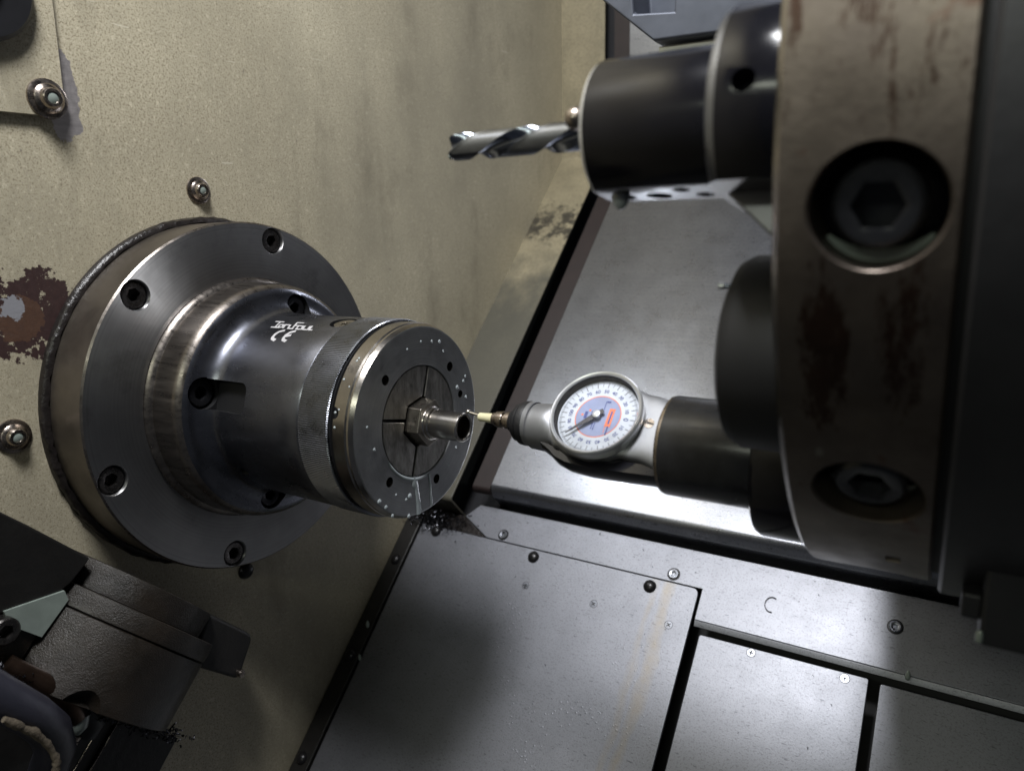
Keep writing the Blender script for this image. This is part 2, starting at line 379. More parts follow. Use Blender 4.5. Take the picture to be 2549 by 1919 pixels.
def prism(poly, z0, z1, mat4=Matrix(), bm=None, bevel=0, seg=2):
    """Extrude a closed 2D polygon (local xy) from z0 to z1."""
    b2 = bmesh.new()
    lo = [b2.verts.new((x, y, z0)) for x, y in poly]; hi = [b2.verts.new((x, y, z1)) for x, y in poly]
    n = len(poly)
    b2.faces.new(list(reversed(lo))); b2.faces.new(hi)
    for i in range(n): b2.faces.new((lo[i], lo[(i+1) % n], hi[(i+1) % n], hi[i]))
    if bevel: bmesh.ops.bevel(b2, geom=list(b2.edges), offset=bevel, segments=seg, affect='EDGES', profile=.5, clamp_overlap=True)
    b2.transform(mat4)
    if bm is None: return b2
    me = bpy.data.meshes.new('tmp'); b2.to_mesh(me); b2.free(); bm.from_mesh(me); bpy.data.meshes.remove(me); return bm
def add(bm, b2):
    me = bpy.data.meshes.new('tmp'); b2.to_mesh(me); b2.free(); bm.from_mesh(me); bpy.data.meshes.remove(me); return bm
def box(x0, x1, y0, y1, z0, z1, mat4=Matrix(), bevel=0, bm=None, seg=2):
    return prism([(x0, y0), (x1, y0), (x1, y1), (x0, y1)], z0, z1, mat4, bm, bevel, seg)
def rounded(poly, r, n=5):
    out = []
    for i, p in enumerate(poly):
        a = Vector(poly[i-1]); b = Vector(p); c = Vector(poly[(i+1) % len(poly)])
        rr = r[i] if isinstance(r, (list, tuple)) else r
        if rr <= 0: out.append(tuple(b)); continue
        u = (a-b).normalized(); v = (c-b).normalized(); ang = u.angle(v); t = min(rr/math.tan(ang/2), (a-b).length*.49, (c-b).length*.49)
        rr2 = t*math.tan(ang/2); cen = b + (u+v).normalized()*(rr2/math.sin(ang/2))
        s = b+u*t-cen; e = b+v*t-cen; tot = s.angle(e); sg = 1 if s.cross(e) > 0 else -1
        for k in range(n+1): q = s.copy(); q.rotate(Matrix.Rotation(sg*tot*k/n, 2)); out.append(tuple(cen+q))
    return out
def tube(pts, r, seg=10, bm=None, caps=True, radii=None):
    bm = bm or bmesh.new(); pts = [Vector(p) for p in pts]; rings = []; up = None
    for i, p in enumerate(pts):
        t = (pts[min(i+1, len(pts)-1)] - pts[max(i-1, 0)]).normalized()
        if up is None: up = t.orthogonal().normalized()
        up = (up - t*up.dot(t)).normalized(); s = t.cross(up); rr = radii[i] if radii else r
        rings.append([bm.verts.new(p + (up*math.cos(2*PI*k/seg) + s*math.sin(2*PI*k/seg))*rr) for k in range(seg)])
    for a, b in zip(rings[:-1], rings[1:]):
        for k in range(seg): bm.faces.new((a[k], a[(k+1) % seg], b[(k+1) % seg], b[k]))
    if caps: bm.faces.new(list(reversed(rings[0]))); bm.faces.new(rings[-1])
    return bm
def boolean(me, cutter, op='DIFFERENCE', smooth=35):
    a = bpy.data.objects.new('a', me); b = bpy.data.objects.new('b', cutter); C.objects.link(a); C.objects.link(b)
    md = a.modifiers.new('m', 'BOOLEAN'); md.operation = op; md.solver = 'EXACT'; md.object = b; md.use_self = True
    dg = bpy.context.evaluated_depsgraph_get(); dg.update()
    out = bpy.data.meshes.new_from_object(a.evaluated_get(dg)); nm = me.name
    bpy.data.objects.remove(a); bpy.data.objects.remove(b); bpy.data.meshes.remove(me); bpy.data.meshes.remove(cutter)
    out.name = nm
    if smooth: out.shade_smooth(); out.set_sharp_from_angle(angle=R_(smooth))
    return out
def bevel_mod(me, w, seg=2, ang=40):
    a = bpy.data.objects.new('a', me); C.objects.link(a)
    md = a.modifiers.new('m', 'BEVEL'); md.width = w; md.segments = seg; md.limit_method = 'ANGLE'; md.angle_limit = R_(ang); md.use_clamp_overlap = True
    me.shade_smooth()
    for e in me.edges: e.use_edge_sharp = False
    wn = a.modifiers.new('w', 'WEIGHTED_NORMAL'); wn.mode = 'FACE_AREA'; wn.weight = 100; wn.keep_sharp = True
    dg = bpy.context.evaluated_depsgraph_get(); dg.update()
    out = bpy.data.meshes.new_from_object(a.evaluated_get(dg)); nm = me.name
    bpy.data.objects.remove(a); bpy.data.meshes.remove(me); out.name = nm
    return out

BED = lambda x, n, d: XV*x + NV*n + DV*d                         # bed coordinates to world
MB = Matrix((XV, DV, NV)).transposed().to_4x4()                    # local (x, d, n) -> world
MW = Matrix((NV, DV, XV)).transposed().to_4x4()                    # local (n, d, x) -> world (parts lying on the wall)
MW = Matrix((-NV, DV, XV)).transposed().to_4x4()                   # local (-n, d, x): right handed

# shared screw shapes (local z = outward, base at 0)
def socket_head(name, R, H, hexr, depth=.6, m=None, seg=32):
    """Cap screw head with a real hexagonal socket."""
    bm = lathe([(0, R), (H-.12*R, R), (H, R*.88), (H, hexr*1.08)], seg)
    ring = sorted([v for v in bm.verts if abs(v.co.z-H) < 1e-7 and v.co.xy.length < hexr*1.2], key=lambda v: math.atan2(v.co.y, v.co.x))
    top, bot = [], []
    n = len(ring)
    for v in ring:
        a = math.atan2(v.co.y, v.co.x); s = (a % (PI/3)) - PI/6
        r = hexr*math.cos(PI/6)/math.cos(s)
        top.append(bm.verts.new((r*math.cos(a), r*math.sin(a), H-.03*R))); bot.append(bm.verts.new((r*math.cos(a), r*math.sin(a), H-depth*H)))
    for i in range(n):
        j = (i+1) % n
        bm.faces.new((ring[i], ring[j], top[j], top[i])); bm.faces.new((top[i], top[j], bot[j], bot[i]))
    bm.faces.new(bot)
    return mesh(name, bm, m or MAT['screw'], 30)
def dome_head(name, R, H, m, hexr=0):
    p = [(0, R)] + [(H*math.sin(t), R*math.cos(t)) for t in [PI/2*k/7 for k in range(1, 8)]]
    p[-1] = (H, 0) if not hexr else (H, hexr)
    if hexr: p += [(H*.5, hexr), (H*.5, 0)]
    return mesh(name, lathe(p, 28), m, 40)
def phillips(name, R):
    bm = lathe([(-.0002, R*1.12), (.00008, R*1.12), (.00008, R*1.02), (-.00035, R), (-.00035, 0)], 28)
    lathe([(-.0003, R*.94), (.0001, R*.94), (.0001, 0)], 28, Matrix(), bm, mat_idx=[1, 1])
    me = mesh(name, bm, [MAT['flatblack'], MAT['knurl']], 30)
    return me
ME_PH = phillips('phillips_screw', .0026)
ME_CROSS = mesh('cross_slot', add(box(-.0016, .0016, -.00032, .00032, .00008, .00016), box(-.00032, .00032, -.0016, .0016, .00008, .00017)), MAT['bed'], 0)
ME_DOME = dome_head('dome_screw', .0047, .0034, MAT['dome'])
ME_DOMES = dome_head('small_dome_screw', .0034, .0026, MAT['dome'])

# ------------------------------------------------------------------ headstock wall
dcorner = .36
wall_poly = [(-1.0, 1.0), (.467, 1.0), (.467, .1765), (.1698, -.1195), (.1853, -.135), (-.4766, -.7965), (-1.0, -.7965)]
wall = obj('wall', prism([(y, z) for y, z in wall_poly], -.02, 0, Matrix((Vector((0, 1, 0)), Vector((0, 0, 1)), XV)).transposed().to_4x4()), MAT['wall'], smooth=0)
tag(wall, None, None, kind='structure')
# lip: bent sheet standing out of the wall along the back and down the slant
def sheet(profile, x0, x1, th, m, side=1, r=.012):
    """Sheet of thickness th whose visible face follows profile (y, z); it thickens to the right of the walk direction * side."""
    prof = rounded_open(profile, r)
    inner = offset_open(prof, th*side)
    poly = prof + list(reversed(inner))
    return prism(poly, x0, x1, Matrix((Vector((0, 1, 0)), Vector((0, 0, 1)), XV)).transposed().to_4x4())
def rounded_open(p, r):
    q = rounded(p, [0]+[r]*(len(p)-2)+[0], 8); return q
def offset_open(p, d):
    out = []
    for i in range(len(p)):
        a = Vector(p[max(i-1, 0)]); b = Vector(p[i]); c = Vector(p[min(i+1, len(p)-1)])
        ns = []
        if (b-a).length > 1e-9: t = (b-a).normalized(); ns.append(Vector((t.y, -t.x)))
        if (c-b).length > 1e-9: t = (c-b).normalized(); ns.append(Vector((t.y, -t.x)))
        n = sum(ns, Vector((0, 0))).normalized(); k = 1/max(.5, n.dot(ns[0])); out.append(tuple(b+n*d*k))
    return out
def bedyz(n, d): v = BED(0, n, d); return (v.y, v.z)
lipme = mesh('lip', sheet([(.4655, 1.0), (.4655, .1765), bedyz(-.2043, .0358), bedyz(-.262, .0335)], -.001, .0507, .0018, None, -1, .004), MAT['lip'], 30)
lipme.materials.clear(); lipme.materials.append(MAT['lip'])
lip = obj('lip', bevel_mod(lipme, .0005, 2, 50), None, wall, label='bent paint-worn lip standing out along the back and the slant')
# black seal in the gap behind the lip, with its screws
seal = obj('gap_seal', sheet([(.487, 1.0), (.487, .155), bedyz(-.247, .030)], .030, .072, .004, None, -1, .004), MAT['rubber'], None, origin=BED(.05, -.247, .1))
tag(seal, 'black rubber seal strip in the gap between beige lip and rusty band', 'seal strip')
for (x, d) in ((.058, .420), (.0575, .2065), (.0565, .0760), (.0575, .0495)):
    place('screw', ME_DOME, frame(BED(x, -.2468, d), NV), seal)

# wall screws: washer, dome head, socket filled with coolant
ME_WASH = mesh('washer', lathe([(0, .0087), (.0008, .0085), (.0013, .0074), (.0013, 0)], 40), MAT['washer'], 30)
ME_HEAD = mesh('screw_head', lathe([(.0012, .0062), (.0022, .0064), (.0028, .0058), (.0034, .0047), (.0050, .0043), (.0056, .0038), (.0056, .0027), (.0036, .0027), (.0036, 0)], 36), MAT['washer'], 40)
ME_FILL = mesh('coolant_fill', lathe([(.0048, .00265), (.0053, .0018), (.0054, 0)], 24), MAT['coolant'], 40)
def wall_screw(y, z, s, parent, x=0, dark=False):
    m = MX(x, y, z) @ Matrix.Scale(s, 4)
    wsh = place('washer', ME_WASH, m, parent); h = place('screw_head', ME_HEAD, m, parent)
    if not dark: place('coolant_fill', ME_FILL, m, parent)
    return wsh
wall_screw(-.0017, .1241, .92, wall); wall_screw(-.1212, .0004, 1.0, wall)
place('screw_head', ME_DOMES, MX(0, .0053, -.1249) @ Matrix.Scale(1.7, 4), wall)

# corner cover plate with its screw, and the round cap at the picture's top-left
plate = thing('cover_plate', (.002, -.0755, .157), 'beige painted cover plate with chipped corner, screwed on the wall at top left', 'cover plate')
pm = mesh('plate', prism([(-.35, .1500), (-.0792, .1565), (-.0755, .1598), (-.0748, .21), (-.0735, .5), (-.35, .5)], .0010, .0032, Matrix((Vector((0, 1, 0)), Vector((0, 0, 1)), XV)).transposed().to_4x4()), MAT['platepaint'], 0)
obj('plate', bevel_mod(pm, .0004, 2), None, plate)
wall_screw(-.0840, .1645, 1.12, plate, .0032)
cap = obj('round_cap', lathe([(0, .0262), (.004, .0262), (.006, .0245), (.0065, .012), (.0085, .010), (.009, 0)], 64, MX(.0032, -.1120, .2115)), MAT['rubber'], None, origin=(.0032, -.112, .2115))
tag(cap, 'dark round rubber cap on the beige cover plate, cut by the picture corner', 'cap')

# ------------------------------------------------------------------ collet chuck on the spindle
chuck = thing('collet_chuck', (0, 0, 0), 'dark steel collet chuck with knurled ring bolted to the beige headstock wall', 'chuck')
obj('seal_ring', lathe([(0, .1085), (.0022, .1083), (.0042, .1070), (.0046, .1048), (0, .1046)], 240, MX(), close=False,
    radial=lambda z, i: (random.random()-.35)*.0016 if z > .001 else 0), MAT['seal'], chuck, 60)
# back plate (flange) with counterbored holes
fl = mesh('back_plate', lathe([(-.002, .1046), (.0325, .1050), (.0335, .1041), (.0335, .0745), (.0330, .0735), (.0325, .06), (.0325, .04), (-.002, .04)], 192, MX(), close=True,
     mat_idx=[1, 2, 0, 0, 0, 0, 1, 1]), [MAT['flange'], MAT['flange_side'], MAT['boss']], 30)
cb = bmesh.new()
FA = [R_(a) for a in (76.2, 135.6, 195.6, 254.8, 315, 16)]
for a in FA: lathe([(.024, 0), (.024, .0079), (.0331, .0079), (.0345, .0092), (.0345, 0)], 40, MX(0, .0964*math.cos(a), .0964*math.sin(a)), cb)
fl = boolean(fl, mesh('c', cb, [MAT['flange'], MAT['screw']], 0))
obj('back_plate', fl, None, chuck)
ME_CAP = socket_head('cap_screw', .0072, .008, .0038, .75)
for a in FA: place('cap_screw', ME_CAP, MX(.0241, .0964*math.cos(a), .0964*math.sin(a)) @ Matrix.Rotation(random.random()*6, 4, 'Z'), chuck)
# boss and body in one piece, with three pockets for its bolts
fil = [(.0590+.011*(1-math.cos(t)), .0632-.011*math.sin(t)) for t in [PI/2*k/10 for k in range(11)]]
prof = [(.0326, .0724), (.0345, .0727), (.0365, .0716), (.0372, .0702), (.0375, .0698), (.0525, .0694), (.0553, .0684), (.0575, .0664), (.0588, .0642)] + fil + \
       [(.1135, .0522), (.1270, .0522), (.1282, .0514), (.1282, .045), (.0326, .045)]
nb = len(prof)
bodyme = mesh('chuck_body', lathe(prof, 160, MX(), close=True, mat_idx=[0 if k < 7 else 1 for k in range(nb)]), [MAT['boss'], MAT['body'], MAT['flatblack']], 40)
cb = bmesh.new(); BA = [R_(a) for a in (164.3, 74.5, 254.6)]
for a in BA:
    m = Matrix.Rotation(a, 4, 'X') @ Matrix((XV, Vector((0, 0, 1)), Vector((0, -1, 0)))).transposed().to_4x4()
    # local: x along the axis, y tangential, -z radial
    m = Matrix((XV, Vector((0, -math.sin(a), math.cos(a))), Vector((0, math.cos(a), math.sin(a))))).transposed().to_4x4()
    prism(rounded([(.0600, -.0082), (.0885, -.0082), (.0885, .0082), (.0600, .0082)], [0, .0048, .0048, 0], 6), .0468, .068, m, cb)
    lathe([(.0490, 0), (.0490, .0088), (.0612, .0088), (.0612, 0)], 40, MX(0, .0556*math.cos(a), .0556*math.sin(a)), cb)
m = Matrix((XV, Vector((0, -math.sin(R_(101)), math.cos(R_(101)))), Vector((0, math.cos(R_(101)), math.sin(R_(101)))))).transposed().to_4x4()
lathe([(.0490, 0), (.0490, .0072), (.06, .0072), (.06, 0)], 40, m @ Matrix.Translation((.1215, 0, 0)), cb)
a2 = R_(-146)
m2 = Matrix((XV, Vector((0, -math.sin(a2), math.cos(a2))), Vector((0, math.cos(a2), math.sin(a2))))).transposed().to_4x4() @ Matrix.Translation((.0735, 0, 0))
lathe([(.0465, 0), (.0465, .0028), (.058, .0028), (.058, 0)], 24, m2, cb)
for f in cb.faces: f.material_index = 2  # pocket and hole faces painted black to stand for their shade
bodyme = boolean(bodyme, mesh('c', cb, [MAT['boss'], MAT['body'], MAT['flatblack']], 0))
obj('chuck_body', bodyme, None, chuck)
ME_BOLT = socket_head('body_bolt', .0079, .009, .0040, .7, MAT['black'])
for a in BA: place('body_bolt', ME_BOLT, MX(.0485, .0556*math.cos(a), .0556*math.sin(a)), chuck)
ME_SET = socket_head('set_screw', .0064, .0026, .0018, .6, MAT['nose'])
place('set_screw', ME_SET, m @ Matrix.Translation((.1222, 0, .0489)), chuck)
place('set_screw', socket_head('small_set_screw', .0027, .003, .0012, .6, MAT['washer']), m2 @ Matrix.Translation((0, 0, .0475)), chuck)
# knurled ring: straight teeth all round
NT = 300
bm = bmesh.new(); zs = [(.1284, .0505, 0), (.1284, .0524, 0), (.1290, .0528, 1), (.1478, .0528, 1), (.1484, .0522, 0), (.1484, .0500, 0)]
lathe([(z, r) for z, r, _ in zs], NT*4, MX(), bm, radial=lambda z, i: (-.00035 if (i % 4) in (2, 3) else 0) if .1285 < z < .1483 else 0)
obj('knurled_ring', bm, MAT['knurl'], chuck, 25)
obj('groove_ring', lathe([(.1478, .0500), (.1484, .0508), (.1488, .0508), (.1491, .0488), (.1506, .0488), (.1520, .0490)], 128, MX()), MAT['flatblack'], chuck, 30)
# nose ring with face holes and the half-round pockets on its back edge
prof = [(.1502, .0470), (.1506, .0511), (.1510, .0515), (.1584, .0515), (.1592, .0509), (.1602, .0508), (.1624, .0496), (.1626, .0490), (.1626, .0300), (.1622, .0296), (.150, .0296)]
nm_ = mesh('nose_ring', lathe(prof, 160, MX(), close=True, mat_idx=[0, 0, 0, 0, 0, 0, 1, 1, 1, 1, 1]), [MAT['nose'], MAT['noseface']], 14)
cb = bmesh.new()
for a, r in ((134, .0026), (-136, .0026), (42.6, .0026), (12.2, .0021), (-72, .0026)): lathe([(.155, 0), (.155, r), (.170, r), (.170, 0)], 24, MX(0, .0366*math.cos(R_(a)), .0366*math.sin(R_(a))), cb)
for a in (164.3, 74, -106, -16):
    a = R_(a); m = Matrix((XV, Vector((0, -math.sin(a), math.cos(a))), Vector((0, math.cos(a), math.sin(a))))).transposed().to_4x4()
    lathe([(.0455, 0), (.0455, .0029), (.06, .0029), (.06, 0)], 24, m @ Matrix.Translation((.1512, 0, 0)), cb)
nm_ = boolean(nm_, mesh('c', cb, [MAT['nose'], MAT['black']], 0), smooth=14)
obj('nose_ring', nm_, None, chuck)
# collet: four jaws with slots and a dark recess behind
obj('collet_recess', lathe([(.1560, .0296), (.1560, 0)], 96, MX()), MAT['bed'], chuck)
GA = [73.2, 167.2, -105.6, -16]
def hexrad(a, R):
    s = ((a - R_(13.5)) % (PI/3)) - PI/6
    return R*math.cos(PI/6)/math.cos(s)
for k in range(4):
    a0 = R_(GA[k-1] if k else GA[3]); a1 = R_(GA[k])
    if a1 < a0: a0, a1 = a1, a0
    if a1-a0 > PI: a0, a1 = a1, a0+2*PI
    pts = []
    for i in range(25):
        t = a0+(a1-a0)*i/24; pts.append((t, .0291))
    g = .0009
    outer = [(.0290*math.cos(t), .0290*math.sin(t)) for t in [a0+g/.029 + (a1-a0-2*g/.029)*i/24 for i in range(25)]]
    inner = [(hexrad(t, .0139)*math.cos(t), hexrad(t, .0139)*math.sin(t)) for t in [a1-g/.0125 - (a1-a0-2*g/.0125)*i/24 for i in range(25)]]
    pm = mesh('collet_jaw', prism(outer+inner, .150, .1622, Matrix((Vector((0, 1, 0)), Vector((0, 0, 1)), XV)).transposed().to_4x4()), MAT['collet'], 30)
    obj('collet_jaw', bevel_mod(pm, .0003, 2, 60), None, chuck)
# maker's mark and CE sign etched on the body, laid on the cylinder
STROKES = [[(.0757, 106.9), (.0818, 107.0)], [(.0794, 106.9), (.0814, 113.9)], [(.0787, 114.0), (.0845, 114.0)],
 [(.0836, 113.7), (.0825, 110.5), (.085, 110.4), (.0865, 113.5), (.0836, 113.7)], [(.0879, 114.0), (.0864, 110.3)], [(.0864, 110.3), (.0902, 110.3), (.0918, 114.2)],
 [(.0918, 114.2), (.0952, 114.2)], [(.0952, 114.2), (.0923, 106.7)], [(.0923, 106.7), (.0968, 106.5)], [(.0935, 110.4), (.0972, 110.4)],
 [(.0981, 114.3), (.0969, 110.5), (.1003, 110.5), (.102, 114.2), (.0981, 114.3)], [(.1014, 110.4), (.1029, 114.1), (.1066, 114.2), (.1054, 110.4)], [(.1065, 110.1), (.1079, 114.3), (.1096, 114.0)]]
CE = [[(.0909, 116.8), (.0887, 118.0), (.0877, 120.5), (.0879, 123.3), (.0887, 124.7), (.091, 125.5)], [(.0992, 116.7), (.097, 117.9), (.096, 120.6), (.0963, 123.5), (.0972, 124.9), (.0993, 125.5)], [(.0963, 121.9), (.099, 120.7)]]
def ribbon(bm, st, w, R, lift):
    pts = [Vector((x, -R_(a)*R)) for x, a in st]
    dense = []
    for a, b in zip(pts[:-1], pts[1:]):
        n = max(1, int((b-a).length/.0012))
        dense += [a+(b-a)*i/n for i in range(n)]
    dense.append(pts[-1])
    l = []
    for i, p in enumerate(dense):
        t = (dense[min(i+1, len(dense)-1)]-dense[max(i-1, 0)]).normalized(); n = Vector((-t.y, t.x))*w/2
        l.append([])
        for q in (p+n, p-n):
            if i == 0: q = q - t*w*.4
            if i == len(dense)-1: q = q + t*w*.4
            a = -q.y/R; l[-1].append(bm.verts.new((q.x, (R+lift)*math.cos(a), (R+lift)*math.sin(a))))
    for a, b in zip(l[:-1], l[1:]): bm.faces.new((a[0], a[1], b[1], b[0]))
bm = bmesh.new()
for k, s in enumerate(STROKES): ribbon(bm, s, .00115, .0522, .00005+.000002*k)
for k, s in enumerate(CE): ribbon(bm, s, .0019, .0522, .00009+.000002*k)
obj('lettering', bm, MAT['etch'], chuck, 0)
# milky coolant running down the nose face, and droplets
def film(bm, pts, ws, x=.1627, th=.00045):
    rows = []
    for i, (p, w_) in enumerate(zip(pts, ws)):
        t = Vector(pts[min(i+1, len(pts)-1)])-Vector(pts[max(i-1, 0)]); t.normalize(); n = Vector((-t.y, t.x))
        rows.append([bm.verts.new((x+th*math.sin(PI*k/4), p[0]+n.x*w_*(k/4-.5), p[1]+n.y*w_*(k/4-.5))) for k in range(5)])
    for a, b in zip(rows[:-1], rows[1:]):
        for k in range(4): bm.faces.new((a[k], a[k+1], b[k+1], b[k]))
def densify(pts, ws, n=6):
    P, W = [], []
    for i in range(len(pts)-1):
        for k in range(n):
            t = k/n; s = t*t*(3-2*t); P.append((pts[i][0]+(pts[i+1][0]-pts[i][0])*t+random.uniform(-1, 1)*.0001, pts[i][1]+(pts[i+1][1]-pts[i][1])*t)); W.append(ws[i]+(ws[i+1]-ws[i])*s)
    P.append(pts[-1]); W.append(ws[-1]); return P, W
bm = bmesh.new()
film(bm, *densify([(-.0078, -.0285), (-.0072, -.0315), (-.0058, -.0350), (-.0050, -.0430), (-.0047, -.0495)], [.0026, .0050, .0032, .0034, .0044]))
film(bm, *densify([(.0048, -.0303), (.0056, -.036), (.0058, -.042), (.0064, -.0486)], [.0012, .0014, .0016, .0022]))
arc = [(.0305*math.cos(R_(t)), .0305*math.sin(R_(t))) for t in range(-150, -78, 6)]
film(bm, arc, [.0003]+[.0016]*4+[.002]*4+[.0014]*3)
obj('coolant_streak', bm, MAT['drip'], chuck, 60)
bm = bmesh.new()
for (y, z, r) in [(.0185, .0395, .0011), (.012, .0405, .0009), (.0215, .034, .0008), (.039, .0145, .0011), (.033, .012, .0014), (.041, .005, .0011), (.036, -.004, .0008), (-.036, -.006, .0009), (-.0345, -.033, .0014), (-.030, -.0375, .0012), (-.0255, -.0435, .0011), (-.0115, -.0375, .0016), (-.0145, -.0385, .0009), (-.022, -.0335, .0008), (.030, -.022, .001), (.022, -.03, .0008), (.003, .0415, .0008), (-.008, .039, .0007), (.041, .017, .0009), (-.04, .006, .0008), (-.013, -.048, .0012)]:
    lathe([(.1626, r), (.1626+r*.3, r*.75), (.1626+r*.42, 0)], 12, MX(0, y, z), bm)
for k in range(7):
    a = R_(random.uniform(95, 175)); xx = random.uniform(.152, .1575); r = random.uniform(.0004, .0008)
    lathe([(0, r), (r*.4, r*.7), (r*.55, 0)], 8, frame((xx, .0516*math.cos(a), .0516*math.sin(a)), (0, math.cos(a), math.sin(a))), bm)
o = obj('coolant_droplets', bm, MAT['drip'], chuck, 60); o['kind'] = 'stuff'

# ------------------------------------------------------------------ workpiece in the collet
wp = thing('tube_fitting', (.1622, 0, 0), 'shiny stainless tube fitting with hex collar gripped in the collet chuck', 'workpiece')
R_HEX = .0124
hexp = [(R_HEX*math.cos(R_(13.5+60*k)), R_HEX*math.sin(R_(13.5+60*k))) for k in range(6)]
hm = mesh('hex_collar', prism(hexp, .1570, .1702, Matrix((Vector((0, 1, 0)), Vector((0, 0, 1)), XV)).transposed().to_4x4()), MAT['hexm'], 30)
obj('hex_collar', bevel_mod(hm, .0005, 2), None, wp)
obj('collar_shoulder', lathe([(.1698, .0090), (.1706, .0088), (.1710, .0083), (.1724, .0082), (.1727, .0077)], 64, MX()), MAT['part'], wp, 30)
obj('tube', lathe([(.1700, .0079), (.1724, .0078), (.1728, .0072), (.1733, .0072), (.1737, .0075), (.1898, .0075), (.1903, .0072), (.1905, .0069), (.1905, .0061), (.1900, .0058), (.170, .0058), (.170, 0)], 72, MX()), MAT['part'], wp, 25)

# ------------------------------------------------------------------ turret with tool stations
TC = Vector((0, .068, .125)); TR = .171; TX0, TX1 = .3575, .3978
turret = thing('tool_turret', (TX0, TC.y, TC.z), 'large rust-stained round tool turret with deep screw bores on the right', 'turret')
tm = mesh('turret_disc', lathe([(TX0, 0), (TX0, TR-.0016), (TX0+.0016, TR), (TX1-.0008, TR), (TX1, TR-.0008), (TX1, 0)], 256, MX(0, TC.y, TC.z), mat_idx=[1, 2, 0, 0, 1]), [MAT['turret'], MAT['turretface'], MAT['nose']], 30)
HA = [158.8, 188.8, 218.2, 248.2]
cb = bmesh.new()
def radial(a, x): a = R_(a); return frame((x, TC.y, TC.z), (0, math.cos(a), math.sin(a)), (1, 0, 0))
for a in HA: lathe([(TR-.017, 0), (TR-.017, .0146), (TR-.0009, .0146), (TR+.0015, .0166), (TR+.0015, 0)], 56, radial(a, .3806), cb)
box(-.0022, .0022, -.0035, .0035, TR-.008, TR+.004, radial(-126.5, .3868), 0, cb)
tm = boolean(tm, mesh('c', cb, [MAT['oxide'], MAT['oxide'], MAT['oxide']], 0))
if len(tm.materials) > 3:
    pass
obj('turret_disc', tm, None, turret)
ME_CLAMP = socket_head('clamp_screw', .0100, .0118, .0060, .8, MAT['holder'], 48)
for a in HA:
    m = radial(a, .3806) @ Matrix.Translation((0, 0, TR-.0150))
    bm = lathe([(-.0018, .0144), (0, .0142), (.0014, .0122), (.0020, .0102)], 48, m)
    cl = obj('clamp_seat', bm, MAT['oxide'], turret, 40)
    place('clamp_screw', ME_CLAMP, m, turret)
    bm = bmesh.new(); m = radial(a, .3806)
    def ang(t): return Vector((.0136*math.cos(t), .0136*math.sin(t), TR-.0118))
    # coolant pooled on the low side of the bore
    dn = Vector((0, 0, -1)); loc = (m.to_3x3().transposed() @ dn); t0 = math.atan2(loc.y, loc.x)
    rows = [[bm.verts.new(m @ Vector((r*math.cos(t0+t), r*math.sin(t0+t), TR-.0112+h))) for r, h in ((.0143-.0030*math.cos(t*1.5)**.7, 0), (.0143-.0015*math.cos(t*1.5)**.7, .0006), (.0144, .0006))] for t in [R_(q) for q in range(-56, 57, 7)]]
    for p, q in zip(rows[:-1], rows[1:]):
        for k in range(2): bm.faces.new((p[k], p[k+1], q[k+1], q[k]))
    obj('coolant_puddle', bm, MAT['coolant'], cl, 60)
obj('turret_housing', lathe([(.4002, .15), (.4002, .1735), (.4012, .1745), (.56, .1745), (.56, 0)], 200, MX(0, TC.y, TC.z)), MAT['housing'], turret, 30)
obj('turret_neck', lathe([(TX1, .1675), (.4002, .1675)], 160, MX(0, TC.y, TC.z)), MAT['bed'], turret, 30)

def station(k):
    v = Vector((0, 0, .006)) - TC; a = math.atan2(v.z, v.y) - k*PI/6; r = v.length
    return TC + Vector((0, r*math.cos(a), r*math.sin(a)))
D0, D1, D2, D3 = station(0), station(1), station(2), station(3)
def flange_prof(x0, r=.0305, e=.0025): return [(x0, 0), (x0, r-e*1.6), (x0+e*.5, r-e*.5), (x0+e*1.4, r), (TX0-.0003, r), (TX0-.0003, 0)]

# drill holder (station 2)
dh = thing('drill_holder', (TX0, D2.y, D2.z), 'black cylindrical drill holder with flat drilled underside, above the dial indicator', 'tool holder', 'tool holders on the turret')
bm = lathe([(.2995, 0), (.2995, .0200), (.3001, .0210), (.3011, .0215), (.3410, .0215), (.3410, 0)], 96, MX(0, D2.y, D2.z), mat_idx=[0, 1, 1, 0, 0])
hb = mesh('holder_barrel', bm, [MAT['oxide'], MAT['chrome']], 30)
fn = Vector((0, -.18, -.98)).normalized()
cut = box(-.1, .1, -.05, .05, .0192, .06, frame((.33, D2.y, D2.z), fn, (1, 0, 0)))
hb = boolean(hb, mesh('c', cut, [MAT['silver']], 0))
cb = bmesh.new()
for x, y, r in ((.3060, -.002, .0040), (.3175, -.002, .0040), (.3265, .004, .0026), (.3315, -.003, .0028)): lathe([(.012, 0), (.012, r), (.025, r), (.025, 0)], 24, frame((x, D2.y, D2.z), fn, (1, 0, 0)) @ Matrix.Translation((0, y, 0)), cb)
hb = boolean(hb, mesh('c', cb, [MAT['black']], 0)); obj('barrel', hb, None, dh)
hf = mesh('flange', lathe(flange_prof(.3385), 96, MX(0, D2.y, D2.z), mat_idx=[0, 1, 1, 0, 0]), [MAT['oxide'], MAT['knurl']], 30)
cb = bmesh.new()
lathe([(.024, 0), (.024, .0030), (.04, .0030), (.04, 0)], 24, frame((.3490, D2.y, D2.z), (0, math.cos(R_(169)), math.sin(R_(169)))), cb)
box(-.1, .1, -.05, .05, .0215, .06, frame((.33, D2.y, D2.z), fn, (1, 0, 0)), 0, cb)
hf = boolean(hf, mesh('c', cb, [MAT['silver']], 0)); obj('flange', hf, None, dh)
lug = mesh('lug', prism([(.3385, .0195), (.3572, .0195), (.3572, .0330), (.3530, .0330)], -.007, .007, Matrix((XV, fn, XV.cross(fn))).transposed().to_4x4()), MAT['silver'], 30)
